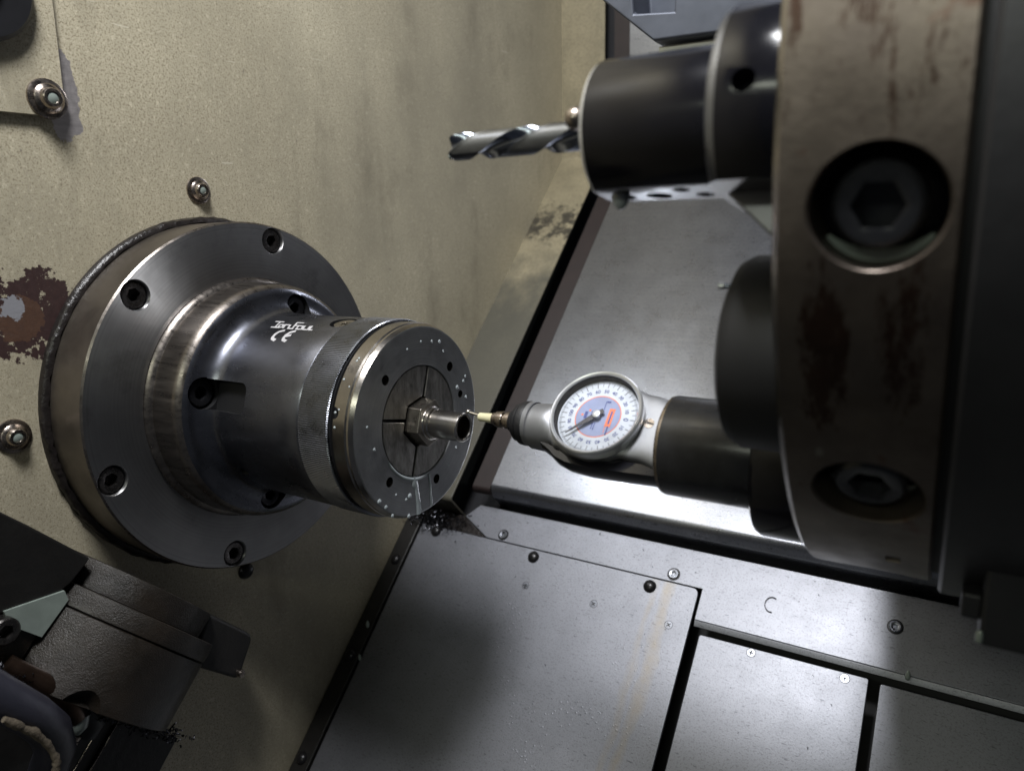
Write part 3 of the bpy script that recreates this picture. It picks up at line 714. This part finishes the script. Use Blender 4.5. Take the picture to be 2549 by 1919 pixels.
lug.transform(Matrix.Translation((0, D2.y, D2.z))); obj('lug', bevel_mod(lug, .0008, 2), None, dh)
obj('coolant_nozzle', lathe([(-.0034*math.cos(t), .0034*math.sin(t)) for t in [PI*k/14 for k in range(15)]], 28, MX(.2968, D2.y-.0165, D2.z+.0032)), MAT['washer'], dh, 60)
obj('hanging_drop', lathe([(-.0048, 0), (-.0044, .0010), (-.003, .0022), (-.001, .0028), (.0006, .0026), (.001, 0)], 20, frame((.3060, D2.y-.004, D2.z-.0185), (0, 0, 1), (1, 0, 0))), MAT['drip'], dh, 60)

# twist drill
dr = thing('twist_drill', (.2995, D2.y, D2.z), 'bright short twist drill pointing left out of the black holder', 'drill')
def drill_section(R):
    pts = []
    for k in range(64):
        t = 2*PI*k/64; q = (t % PI)/PI           # two flutes
        if q < .58: r = R if q < .06 else R*.97
        else: s = (q-.58)/.42; r = R*(.97 - .62*math.sin(PI*s)**.75)
        pts.append((r*math.cos(t), r*math.sin(t)))
    return pts
bm = bmesh.new(); sec = drill_section(.0048); rows = []
for i in range(81):
    x = .2402+(.3000-.2402)*i/80; tw = -2*PI*(x-.2402)/.052 + .5; s = 1
    if i == 0: s = .93
    rows.append([bm.verts.new((x - (0 if i else 0), D2.y+(p*math.cos(tw)-q*math.sin(tw))*s, D2.z+.0006+(p*math.sin(tw)+q*math.cos(tw))*s)) for p, q in sec])
for a, b in zip(rows[:-1], rows[1:]):
    for k in range(64): bm.faces.new((a[k], a[(k+1) % 64], b[(k+1) % 64], b[k]))
tip = bm.verts.new((.2390, D2.y, D2.z+.0006))
for k in range(64): bm.faces.new((tip, rows[0][(k+1) % 64], rows[0][k]))
bm.faces.new(rows[-1])
obj('flutes', bm, MAT['drill'], dr, 30)
obj('tip_drop', lathe([(-.0011, 0), (-.0008, .0008), (0, .0011), (.0008, .0008), (.0011, 0)], 14, frame((.2394, D2.y-.001, D2.z-.0024), (0, 0, 1))), MAT['coolant'], dr, 60)

# plain disc holder (station 1) with a thin boring bar
mh = thing('disc_holder', (TX0, D1.y, D1.z), 'plain black disc-shaped tool holder in the middle of the turret face', 'tool holder', 'tool holders on the turret')
obj('disc', lathe(flange_prof(.3375, .0309, .0040), 96, MX(0, D1.y, D1.z)), MAT['flatblack'], mh, 30)
bb = thing('boring_bar', (.340, D1.y, D1.z), 'thin short bright boring bar poking out beside the black disc holder', 'boring bar')
bz = Vector((0, -.0500, .0768))
obj('shank', lathe([(.3325, 0), (.3325, .0009), (.3445, .0009)], 20, MX(0, bz.y, bz.z)), MAT['drill'], bb)
obj('cutter', lathe([(.3310, 0), (.3310, .0013), (.3325, .0012), (.3325, 0)], 16, MX(0, bz.y, bz.z)), MAT['chrome'], bb)

# indicator holder (station 0)
ih = thing('indicator_holder', (TX0, D0.y, D0.z), 'worn black cylindrical sleeve holding the dial indicator in the turret', 'tool holder', 'tool holders on the turret')
obj('sleeve', lathe([(.2978, .012), (.2978, .0196), (.2985, .0207), (.2998, .0211), (.3400, .0211)], 96, MX(0, D0.y, D0.z), mat_idx=[0, 1, 1, 0]), [MAT['holder'], MAT['washer']], ih, 30)
obj('flange', lathe(flange_prof(.3372), 96, MX(0, D0.y, D0.z)), MAT['oxide'], ih, 30)

# ------------------------------------------------------------------ dial indicator
di = thing('dial_indicator', (.2930, D0.y, D0.z), 'silver dial test indicator with white and blue face touching the tube end', 'dial indicator')
IZ = .006
mi = MX(0, 0, IZ+.0008)
obj('stylus_ball', lathe([(.1930-.0012*math.cos(t), .0012*math.sin(t)) for t in [PI*k/12 for k in range(13)]], 20, MX(0, .0004, IZ+.0024)), MAT['part'], di, 60)
obj('stylus', tube([(.1938, .0003, IZ+.0022), (.2000, 0, IZ+.0014)], .00065, 14), MAT['part'], di)
obj('ceramic_stem', lathe([(.1990, .0006), (.1998, .0014), (.2003, .0021), (.2082, .0025), (.2082, 0)], 28, mi), MAT['ceramic'], di, 40)
obj('collar', lathe([(.2080, .0022), (.2083, .0029), (.2100, .0030), (.2103, .0037), (.2140, .0042), (.2146, .0040), (.2150, .0034), (.2160, .0034), (.2163, .0042), (.2192, .0042), (.2196, .003)], 36, mi), MAT['washer'], di, 30)
bp = [(.2190, .0040), (.2192, .0052), (.2206, .0056), (.2212, .0050), (.2217, .0056), (.2222, .0080), (.2232, .0090), (.2248, .0091), (.2252, .0086), (.2257, .0090), (.2262, .0104), (.2284, .0107), (.2296, .0104), (.2296, .006)]
obj('rubber_boot', lathe(bp, 48, mi), MAT['rubber'], di, 50)
obj('neck_ring', lathe([(.2292, .0096), (.2296, .0106), (.2318, .0108), (.2322, .0104)], 48, mi), MAT['silver'], di, 30)
# housing: satin slab carrying the dial plus its round underside, coloured black for shade
b0, k0 = IZ*S2, IZ*S2
MD = Matrix((XV, DV, NV)).transposed().to_4x4()                      # local (x, b, k)
dc = Vector((.2664, b0+.0036))
def lerp_tab(tab, x):
    for (x0, v0), (x1, v1) in zip(tab[:-1], tab[1:]):
        if x <= x1: t = max(0, (x-x0)/(x1-x0)); t = t*t*(3-2*t); return v0+(v1-v0)*t
    return tab[-1][1]
W_TAB = [(.2318, .0104), (.2324, .0108), (.2395, .0112), (.2480, .0165), (.2560, .0200), (.2664, .0208), (.2770, .0200), (.2870, .0178), (.2985, .0164)]
WL_TAB = [(.2318, .0104), (.2324, .0108), (.2400, .0112), (.2462, .0118), (.2490, .0140), (.2560, .0168), (.2664, .0182), (.2750, .0168), (.2805, .0148), (.2880, .0150), (.2985, .0175)]
H_TAB = [(.2318, .0104), (.2324, .0108), (.2400, .0112), (.2500, .0088), (.2985, .0088)]
P_TAB = [(.2318, 2.0), (.2400, 2.0), (.2520, 4.5), (.2985, 4.5)]
B_TAB = [(.2318, .0104), (.2324, .0108), (.2385, .0110), (.2425, .0040), (.2465, -.0040), (.2530, -.0035), (.2700, -.0040), (.2810, -.0050), (.2870, -.0030), (.2985, .0000)]
bm = bmesh.new(); rows = []
for i in range(85):
    x = .2318+(.2985-.2318)*i/84; w_, h_, p_, lo_ = (lerp_tab(t_, x) for t_ in (W_TAB, H_TAB, P_TAB, B_TAB)); row = []
    off_ = .0020*min(1, max(0, (x-.240)/.012))
    for k in range(56):
        t = 2*PI*k/56; ct, st = math.cos(t), math.sin(t)
        bb_ = (w_ if ct > 0 else lerp_tab(WL_TAB, x))*math.copysign(abs(ct)**(2/p_), ct)
        kk = h_*abs(st)**(2/p_) if st >= 0 else -lo_*abs(st)**(2/max(2, p_))
        if lo_ < 0: kk = -lo_ + (h_+lo_)*abs(st)**(2/p_) if st >= 0 else -lo_ - .0004*abs(st)
        row.append(bm.verts.new(MD @ Vector((x, b0+off_+bb_, k0+kk))))
    rows.append(row)
for a, b in zip(rows[:-1], rows[1:]):
    for k in range(56): bm.faces.new((a[k], a[(k+1) % 56], b[(k+1) % 56], b[k]))
bm.faces.new(rows[0]); bm.faces.new(rows[-1])
obj('body', bm, MAT['silver'], di, 60)
pb = [(.2400, 0), (.2400, .0100), (.2408, .0116), (.2435, .0128), (.2462, .0142), (.2500, .0168), (.2560, .0186), (.2660, .0194), (.2800, .0192), (.2985, .0186), (.2985, 0)]
gb = mesh('shaded_underside', lathe(pb, 72, MX(0, 0, IZ)), MAT['oxide'], 50)  # metal underside of the housing, its shade painted in with black
gb = boolean(gb, mesh('c', box(.20, .32, -.06, .06, k0+.0047, .08, MD), MAT['oxide'], 0))
obj('shaded_underside', gb, None, di)
# bezel, face, print, pointer, glass
fd = frame(MD @ Vector((dc.x, dc.y, k0)), NV, -DV)                    # local x = reading direction, y = +X side
fd = Matrix((-DV, XV, NV)).transposed().to_4x4(); fd.translation = MD @ Vector((dc.x, dc.y, k0))
H = .0145
obj('bezel', lathe([(.0075, .0196), (.0082, .0206), (.0100, .0209), (.0118, .0211), (.0136, .0214), (H, .0211), (H+.0004, .0206), (H, .0198), (H-.0006, .0193), (.0092, .0186)], 96, fd, mat_idx=[0]*8+[1, 1]), [MAT['chrome'], MAT['flatblack']], di, 40)  # inner wall painted black as the shadow inside the deep rim
face = obj('dial_face', lathe([(.0100, 0), (.0100, .0187)], 72, fd), MAT['dialwhite'], di, 0)
RD = .0186
def disc_at(z, r0, r1, seg=72): return lathe([(z, r0), (z, r1)], seg, fd)
obj('blue_disc', disc_at(.01004, 0, .0104), MAT['dialblue'], face, 0)
obj('orange_ring', disc_at(.01008, .0103, .0107), MAT['orange'], face, 0)
bm = bmesh.new()
def bar(bm, cx, cy, w_, h_, ang, z=.01010): box(-w_/2, w_/2, -h_/2, h_/2, z, z+.00003, fd @ Matrix.Translation((cx, cy, 0)) @ Matrix.Rotation(ang, 4, 'Z'), 0, bm)
for i in range(200):
    t = R_(i*1.8); big = i % 10 == 0; md = i % 5 == 0
    r1 = .0181; ln = .0030 if big else (.0024 if md else .0011); w_ = .00027 if big else (.0002 if md else .00009)
    bar(bm, (r1-ln/2)*math.sin(t), (r1-ln/2)*math.cos(t), w_, ln, -t)
obj('scale_ticks', bm, MAT['inkblack'], face, 0)
def text_mesh(s, size):
    cu = bpy.data.curves.new('t', 'FONT'); cu.body = s; cu.size = size; cu.align_x = 'CENTER'; cu.align_y = 'CENTER'; cu.offset = size*.012
    o = bpy.data.objects.new('t', cu); C.objects.link(o); dg = bpy.context.evaluated_depsgraph_get(); dg.update()
    me = bpy.data.meshes.new_from_object(o.evaluated_get(dg)); bpy.data.objects.remove(o); bpy.data.curves.remove(cu); return me
bm = bmesh.new()
for i in range(-9, 11):
    s = str(abs(i)*10); t = R_(18*i); big = i == 0; me = text_mesh(s, 0.0032 if big else .0024)
    me.transform(fd @ Matrix.Translation((.0131*math.sin(t), .0131*math.cos(t), .01012)) @ Matrix.Rotation(-t if not big else 0, 4, 'Z')); bm.from_mesh(me); bpy.data.meshes.remove(me)
obj('numerals', bm, MAT['ink'], face, 0)
bm = bmesh.new(); bar(bm, 0, .0058, .0092, .0027, 0, .01014); bar(bm, .0062, .0049, .0032, .00025, .05, .01014)
for x, y in ((-.0026, -.0045), (.0026, -.0046), (0, -.0075)): lathe([(.01014, .00055), (.01016, 0)], 12, fd @ Matrix.Translation((x, y, 0)), bm)
for k in range(6):
    t = R_(-6+2.4*k); bar(bm, -.0182*math.sin(R_(4+1.8*k)), .0182*math.cos(R_(4+1.8*k)), .0004, .0009, R_(4+1.8*k), .01013)
obj('orange_marks', bm, MAT['orange'], face, 0)
bm = bmesh.new()
for x, y, w_, h_ in ((0, -.0027, .0044, .0016), (0, -.0058, .0036, .0014), (0, .0059, .0066, .0008), (.0066, .0062, .0045, .0006), (.0052, -.0003, .0038, .0004), (.0050, -.0013, .0034, .0004), (-.0058, .0018, .0045, .0003), (-.0078, .0030, .0008, .0018)): bar(bm, x, y, w_, h_, 0, .01018)
obj('small_print', bm, MAT['ink'], face, 0)
bm = bmesh.new()
pt = R_(136); pd = Vector((math.sin(pt), math.cos(pt))); pn = Vector((-pd.y, pd.x))
P0 = [pd*-.0035+pn*.0011, pd*.004+pn*.0012, pd*.0160+pn*.00018, pd*.0160-pn*.00018, pd*.004-pn*.0012, pd*-.0035-pn*.0011]
prism([tuple(p) for p in P0], .01170, .01195, fd, bm)
ptr = obj('pointer', bm, MAT['inkblack'], face, 30)
obj('pointer_hub', lathe([(.0101, .0012), (.0118, .0012), (.0118, .0018), (.0126, .0019), (.0129, .0015), (.0129, 0)], 28, fd), MAT['chrome'], face, 40)
obj('glass', lathe([(.0136, .0190), (.0139, .0150), (.0141, 0)], 64, fd), MAT['glass'], di, 60)
bm = lathe([(.0087, .0024), (.0090, .0023), (.0090, 0)], 28, MD @ Matrix.Translation((.2897, b0+.0040, k0)))
ds = obj('dial_screw', bm, MAT['washer'], di, 30)
sm = box(-.0021, .0021, -.00035, .00035, .0090, .0091, MD @ Matrix.Translation((.2897, b0+.0040, k0)) @ Matrix.Rotation(R_(-8), 4, 'Z'))
obj('screw_slot', sm, MAT['bed'], ds, 0)

# ------------------------------------------------------------------ covers over the slanted bed
bed = obj('machine_bed', box(-.02, 1.2, -1.2, .9, -.36, -.30, MB), MAT['bed'], None, 0, origin=BED(.2, -.30, 0)); tag(bed, None, None, kind='structure')
trough = obj('gap_floor', box(.0, .9, -.6, .075, -.275, -.262, MB), MAT['bed'], None, 0, origin=BED(.2, -.262, 0)); tag(trough, None, None, kind='structure')

def plate_bm(poly, n0, n1, bev=.0005):
    me = mesh('plate', prism(poly, n0, n1, MB), MAT['rail'], 0); return me
rail = thing('rail_plate', BED(.3, -.226, .03), 'long stainless rail plate with three socket screws below the dark gap', 'rail plate')
me = plate_bm([(.066, .0455), (.9, .0455), (.9, -.0028), (.2622, -.0028), (.2622, .0190), (.0835, .0190), (.0560, .0330)], -.2300, -.2260)
obj('plate', bevel_mod(me, .0006, 2), None, rail)
me = mesh('edge_lip', prism([(-.0030, -.2262), (-.0036, -.2263), (-.0066, -.2276), (-.0064, -.2286), (-.0030, -.2290)], .2626, .9, Matrix((DV, NV, XV)).transposed().to_4x4()), MAT['rail'], 30)
obj('edge_lip', me, None, rail)
ME_SOCK = socket_head('socket_screw', .0036, .0014, .0016, .8, MAT['knurl'])
ME_RING = mesh('screw_recess', lathe([(0, .0046), (.0002, .0044), (.0002, .0030)], 32), MAT['dome'], 30)
for x, d in ((.0977, .0244), (.2405, .0247), (.3803, .0241)):
    s = place('socket_screw', ME_SOCK, frame(BED(x, -.2262, d), NV), rail)
    place('screw_recess', ME_RING, frame(BED(x, -.22595, d), NV), rail)

def cover_panel(poly, n, m, label, domes, phs, r):
    t = thing('bed_cover', BED(poly[0][0], n, poly[0][1]), label, 'bed cover', 'stainless covers over the bed')
    me = mesh('plate', prism(rounded(poly, r, 5), n-.003, n, MB), m, 0)
    obj('plate', bevel_mod(me, .0006, 2, 60), None, t)
    for x, d in domes: place('dome_screw', ME_DOME, frame(BED(x, n, d), NV), t)
    for x, d in phs:
        f = frame(BED(x, n, d), NV) @ Matrix.Rotation(random.random()*1.5, 4, 'Z')
        s = place('flush_screw', ME_PH, f, t); c_ = link('cross_slot', ME_CROSS, s)
    return t
cover_panel([(.0178, .0186), (.2605, .0186), (.2605, -.42), (.0178, -.42)], -.2258, MAT['panel'],
            'widest stainless bed cover, brown streak and two black dome screws at its top edge', ((.1308, .0125), (.2264, .0120)), ((.1329, -.0103), (.19, -.0104), (.2465, -.0108)), [0, .0045, 0, 0])
cover_panel([(.2672, -.0108), (.3702, -.0098), (.3702, -.42), (.2672, -.42)], -.2285, MAT['panel2'],
            'middle stainless bed cover between the two black gaps at the bottom', (), ((.3018, -.0135), (.3573, -.0135)), [.0015, .0015, 0, 0])
cover_panel([(.3762, -.0108), (.62, -.0098), (.62, -.42), (.3762, -.42)], -.2285, MAT['panel2'],
            'rightmost stainless bed cover running out of the lower right corner', (), (), [.0015, .0015, 0, 0])
# dark edge strip between wall and first panel
es = thing('edge_strip', BED(.008, -.2258, -.1), 'narrow black edge strip with dome screws between the wall and first panel', 'edge strip')
me = mesh('strip', prism([(.0012, .022), (.0163, .022), (.0163, -.42), (.0012, -.42)], -.2290, -.2243, MB), MAT['slate'], 0)
obj('strip', bevel_mod(me, .0008, 2), None, es)
for x, d in ((.0090, -.0181), (.0079, -.1787), (.0085, -.10)): place('dome_screw', ME_DOME, frame(BED(x, -.2243, d), NV), es)
# dirty corner piece below the lip
cp = obj('corner_block', prism([(.0012, .0335), (.054, .0335), (.082, .0192), (.0012, .0192)], -.2600, -.2275, MB), MAT['seal'], None, 0, origin=BED(.03, -.2275, .025))
tag(cp, 'greasy black corner block under the beige lip, below the chuck', 'corner block')
place('dome_screw', ME_DOME, frame(BED(.0351, -.2255, .0141), NV), cp)

# back cover: one bent stainless sheet with a rolled lower edge, and the dark red band at its left end
bcov = obj('back_cover', sheet([(.460, 1.0), (.460, .460-.2913), bedyz(-.206, .0540), bedyz(-.215, .0505), bedyz(-.275, .0500)], .0815, .9, .002, None, -1, .006), MAT['cover'], None, 40, origin=BED(.3, -.206, .2))
tag(bcov, 'big brushed stainless back cover sloping behind the dial indicator', 'back cover')
rb = obj('red_band', sheet([(.4605, 1.0), (.4605, .4605-.2918), bedyz(-.2065, .0520), bedyz(-.212, .0500)], .0640, .0810, .002, None, -1, .006), MAT['rustband'], None, 40, origin=BED(.07, -.2065, .2))
tag(rb, 'dark red-brown painted band along the left end of the back cover', 'band')

# ------------------------------------------------------------------ grey tool block at the top edge
tb = thing('tool_block', (.262, .06, .22), 'grey angular tool block hanging at the top edge above the drill holder', 'tool block')
MXZ = Matrix((XV, Vector((0, 0, 1)), Vector((0, -1, 0)))).transposed().to_4x4()   # local (x, z, -y)
me = mesh('block', prism([(.2430, .2010), (.2715, .1772), (.3080, .1762), (.34, .1762), (.34, .30), (.2430, .30), (.2375, .2160)], -.10, -.04, MXZ), MAT['toolgrey'], 0)
cut = mesh('c', prism([(.262, .1900), (.2805, .1880), (.2805, .26), (.255, .26)], -.06, -.02, MXZ), MAT['black'], 0)
me = boolean(me, cut); obj('block', bevel_mod(me, .0012, 2), None, tb)
me = mesh('ledge', prism([(.2715, .1712), (.34, .1704), (.34, .1752), (.2715, .1760)], -.10, -.046, MXZ), MAT['palelip'], 0)
obj('ledge', bevel_mod(me, .0006, 2), None, tb)

# ------------------------------------------------------------------ tool setter mount at the lower left
ts = thing('tool_setter', (0, -.10, -.12), 'dark oily cast tool setter mount on the wall below the chuck', 'tool setter')
def wpoly(pts): return [(-n, d) for n, d in pts]           # (n, d) on the wall -> local of MW
me = mesh('base_plate', prism(wpoly([(.15, -.1205), (.0679, -.1202), (.0307, -.1211), (.0319, -.1346), (.0341, -.1400), (.0541, -.1594), (.15, -.165)][::1]), .0, .03, MW), MAT['slate'], 0)
obj('base_plate', bevel_mod(me, .0012, 2), None, ts)
def halfround(n0, n1, d0, d1, h, p=2.6, m=MAT['cast'], bev=.001, taper=0.0, x0=0):
    """Cast barrel: super-elliptic section over n0..n1 rising to x = h, run along the slant from d0 to d1."""
    bm = bmesh.new(); c_ = (n0+n1)/2; rr = (n1-n0)/2; rows = []
    ds = [d0, d0+.0004, d0+.003] + [d0+.003+(d1-d0-.006)*k/6 for k in range(1, 6)] + [d1-.003, d1-.0004, d1]
    ins = [.0007, .0002, 0] + [0]*5 + [0, .0002, .0007]
    for d, q in zip(ds, ins):
        row = []
        for k in range(33):
            t = PI*k/32; ct, st = math.cos(t), math.sin(t)
            row.append(bm.verts.new(BED(x0+max(0, (h-q-x0))*abs(st)**(2/p), c_+(rr-q)*math.copysign(abs(ct)**(2/p), ct), d)))
        rows.append(row)
    for a, b in zip(rows[:-1], rows[1:]):
        for k in range(32): bm.faces.new((a[k], a[k+1], b[k+1], b[k]))
    bm.faces.new(rows[0]); bm.faces.new(list(reversed(rows[-1])))
    return bm
bm = halfround(-.074, .034, -.1830, -.1455, .060, 2.15); add(bm, halfround(-.074, .0345, -.1449, -.1345, .0605, 2.15))
bme = mesh('barrel', bm, MAT['cast'], 25)
cb = lathe([(0, 0), (0, .0095), (.05, .0115), (.05, 0)], 40, frame(BED(.052, .006, -.188), (DV*.55 + XV*.75 + NV*.2)))
bme = boolean(bme, mesh('c', cb, MAT['cast'], 0), smooth=25)
obj('barrel', bme, None, ts)
obj('barrel_shoulder', halfround(-.066, .030, -.1345, -.1200, .050, 2.15), MAT['cast'], ts, 25)
obj('foot', lathe([(0, .011), (.014, .011), (.018, .0085), (.019, 0)], 40, frame(BED(.0, -.0735, -.1705), XV)), MAT['cast'], ts, 40)
me = mesh('connector', prism(rounded(wpoly([(-.052, -.1195), (-.0945, -.1195), (-.1015, -.1460), (-.060, -.1490)]), [0, .007, .003, 0]), 0, .034, MW), MAT['slate'], 0)
obj('connector', bevel_mod(me, .0025, 4), None, ts)
obj('connector_bolt', lathe([(0, .0024), (.001, .0026), (.0028, .0022), (.0034, 0)], 24, frame(BED(.034, -.0985, -.1425), XV)), MAT['washer'], ts, 40)
obj('coolant_puddle', prism(wpoly([(.0336, -.1395), (.054, -.1575), (.047, -.162), (.030, -.162), (.029, -.1425)]), .028, .0312, MW), MAT['coolant'], ts, 0)
me = mesh('base_block', box(-.15, -.030, -.200, -.158, 0, .029, MW), MAT['cast'], 0); obj('base_block', bevel_mod(me, .002, 2), None, ts)
place('cap_screw', ME_CAP, frame(BED(.029, .0500, -.1648), XV) @ Matrix.Scale(.9, 4), ts)
# arm below: two dark blocks with worn bright edges, copper pipe, nozzle and hoses
arm = thing('setter_arm', BED(.02, -.04, -.20), 'black block with worn bright edges at the bottom left under the cast mount', 'arm block')
for (a, b, x1) in ((-.0280, .045, .031), (-.0378, -.0286, .028), (-.0825, -.0384, .030)):
    me = mesh('block', prism(wpoly([(a, -.1866), (b, -.1866), (b-.002, -.30), (a-.002, -.30)]), 0, x1, MW), MAT['slate'], 0)
    obj('block', bevel_mod(me, .0006, 2), None, arm)
for n_, x_ in ((-.0281, .0312), (-.0381, .0302)):
    obj('worn_edge', tube([BED(x_, n_, -.1868), BED(x_, n_-.001, -.26)], .00035, 8), MAT['washer'], arm)
cpipe = thing('coolant_pipe', BED(.03, .01, -.19), 'bent copper coolant pipe with white nozzle at the lower left', 'pipe')
obj('pipe', tube([BED(.034, .040, -.1775), BED(.040, .020, -.1795), BED(.042, .005, -.1830), BED(.041, -.004, -.1880), BED(.036, -.008, -.1935)], .0048, 18), MAT['brass'], cpipe, 60)
obj('nozzle', tube([BED(.040, -.006, -.1875), BED(.040, -.009, -.1925), BED(.039, -.0105, -.1955)], .004, 18, radii=[.0052, .0048, .003]), MAT['coolant'], cpipe, 50)
obj('elbow', tube([BED(.030, -.006, -.1850), BED(.031, -.016, -.1870), BED(.030, -.022, -.1905), BED(.028, -.023, -.1960)], .0075, 18), MAT['rubber'], cpipe, 60)
bm = bmesh.new()
for k in range(7): tube([BED(.040, -.0115-.0003*k, -.1970-.0026*k), BED(.040, -.0118-.0003*k, -.1992-.0026*k)], .0026, 14, bm, radii=[.0026, .0020])
obj('spring', bm, MAT['washer'], cpipe, 50)
dk = obj('dark_hose', tube([BED(.055, .075, -.182), BED(.058, .050, -.187), BED(.058, .030, -.1905), BED(.054, .014, -.195), BED(.046, .000, -.203), BED(.04, -.008, -.215)], .0088, 20), MAT['darkhose'], None, 60, origin=BED(.058, .03, -.1905))
tag(dk, 'thick dark rubber hose crossing the lower left corner', 'hose')
pts = [(.0470, -.1935), (.0380, -.1945), (.0300, -.1955), (.0200, -.1990), (.0125, -.2035), (.0085, -.2090), (.0055, -.2150), (.0035, -.2250)]
dense = []
for i in range(len(pts)-1):
    for k in range(5): t = k/5; dense.append((pts[i][0]*(1-t)+pts[i+1][0]*t+random.uniform(-1, 1)*.0003, pts[i][1]*(1-t)+pts[i+1][1]*t+random.uniform(-1, 1)*.0003))
bh = obj('braided_hose', tube([BED(.0675, n, d) for n, d in dense], .0017, 10, radii=[.0017+random.uniform(-.0004, .0004) for _ in dense]), MAT['hose'], None, 60, origin=BED(.0675, .02, -.199))
tag(bh, 'thin frayed tan braided hose curving over the dark rubber hose', 'hose')

# dark fitting at the lower right, below the turret housing
ft = thing('coolant_fitting', (.41, -.03, -.03), 'dark boxy fitting with a short side port under the turret at right edge', 'fitting')
me = mesh('body', box(.4118, .47, .000, .06, -.0275, .0105, Matrix.Translation((0, -.05, 0))), MAT['housing'], 0); obj('body', bevel_mod(me, .0015, 3), None, ft)
me = mesh('port', box(.4066, .4120, .004, .02, -.0215, -.0135, Matrix.Translation((0, -.05, 0))), MAT['housing'], 0); obj('port', bevel_mod(me, .001, 3), None, ft)
obj('pipe', lathe([(0, .006), (.05, .0065)], 32, frame((.4185, -.046, .010), (.25, .05, 1))), MAT['housing'], ft)
obj('drip', lathe([(-.001, 0), (0, .0011), (.003, .0009), (.0036, 0)], 14, frame((.4119, -.0505, -.0255), (0, 0, 1))), MAT['coolant'], ft, 60)

# ------------------------------------------------------------------ chips
def chip(bm, base, ex, ey, ez, R, arcdeg, w_, n=7, th=.00012):
    """Small curled shaving: a ribbon bent to an arc."""
    st = random.uniform(0, 6); rows = []
    for i in range(n):
        a = st + R_(arcdeg)*i/(n-1); p = base + ex*R*math.cos(a) + ey*R*math.sin(a)
        rows.append((bm.verts.new(p), bm.verts.new(p + ez*w_)))
    for a, b in zip(rows[:-1], rows[1:]): bm.faces.new((a[0], b[0], b[1], a[1]))
def scatter(name, fn, count, rr, label, origin):
    bm = bmesh.new()
    for _ in range(count):
        p, nrm = fn(); ex = Vector((random.gauss(0, 1), random.gauss(0, 1), random.gauss(0, 1))).normalized(); ez = (nrm*.6+Vector((random.gauss(0, 1), random.gauss(0, 1), random.gauss(0, 1)))*.6).normalized()
        ex = (ex-ez*ex.dot(ez)).normalized(); ey = ez.cross(ex)
        chip(bm, p, ex, ey, ez, random.uniform(*rr), random.uniform(60, 300), random.uniform(.4, 1.1)*rr[1]*.5)
    o = obj(name, bm, MAT['chips'], None, 0, origin=origin); o['kind'] = 'stuff'; o['label'] = label; return o
scatter('metal_chips', lambda: (BED(random.gauss(.028, .015), -.2270+random.random()**2*.010, random.gauss(.0235, .0050)), NV), 620, (.0006, .0022), 'heap of black oily chips under the chuck nose', BED(.03, -.226, .024))
scatter('metal_chips', lambda: ((lambda t: BED(.030+random.random()*.012, .052-.130*t+random.gauss(0, .003), -.1815-.004*t+random.gauss(0, .0022)))(random.random()), XV), 520, (.0006, .0020), 'oily chips lying along the foot of the cast mount', BED(.03, 0, -.18))
def loose():
    r = random.random()
    if r < .45: return BED(random.uniform(.11, .40), -.2258, random.uniform(.020, .044)), NV
    if r < .75: return BED(random.uniform(.12, .258), -.2256, random.uniform(-.10, .017)), NV
    if r < .9: return BED(random.uniform(.27, .366), -.2283, random.uniform(-.08, -.012)), NV
    return BED(random.uniform(.10, .35), -.2058, random.uniform(.056, .25)), NV
scatter('metal_chips', loose, 120, (.0003, .0009), 'tiny dark chips scattered over the stainless covers', BED(.25, -.226, .0))
cc = obj('curled_chip', tube([BED(.3085+.0042*math.cos(R_(a)), -.2252, .0195+.0050*math.sin(R_(a))) for a in range(60, 285, 14)], .00032, 8), MAT['chips'], None, 60, origin=BED(.3085, -.2252, .0195))
tag(cc, 'single C-shaped dark shaving lying on the rail plate near the right', 'metal shaving')

for k, (x, n, d, q) in enumerate(((.0150, -.2195, -.075, 1.0), (.0215, -.2200, -.100, .85), (.3900, -.2215, -.004, 1.0))):
    dp = obj('coolant_drop', lathe([(-.0030*q, 0), (-.0026*q, .0010*q), (-.0010*q, .0015*q), (.0010*q, .0013*q), (.0028*q, .0007*q), (.0036*q, 0)], 16, frame(BED(x, n, d), (0, 0, 1))), MAT['coolant'], None, 60, origin=BED(x, n, d))
    tag(dp, ('milky coolant drop above the black edge strip, upper of two', 'milky coolant drop beside the black edge strip, lower of two', 'milky coolant drop under the rail plate near the right edge')[k], 'coolant drop', 'milky coolant drops')
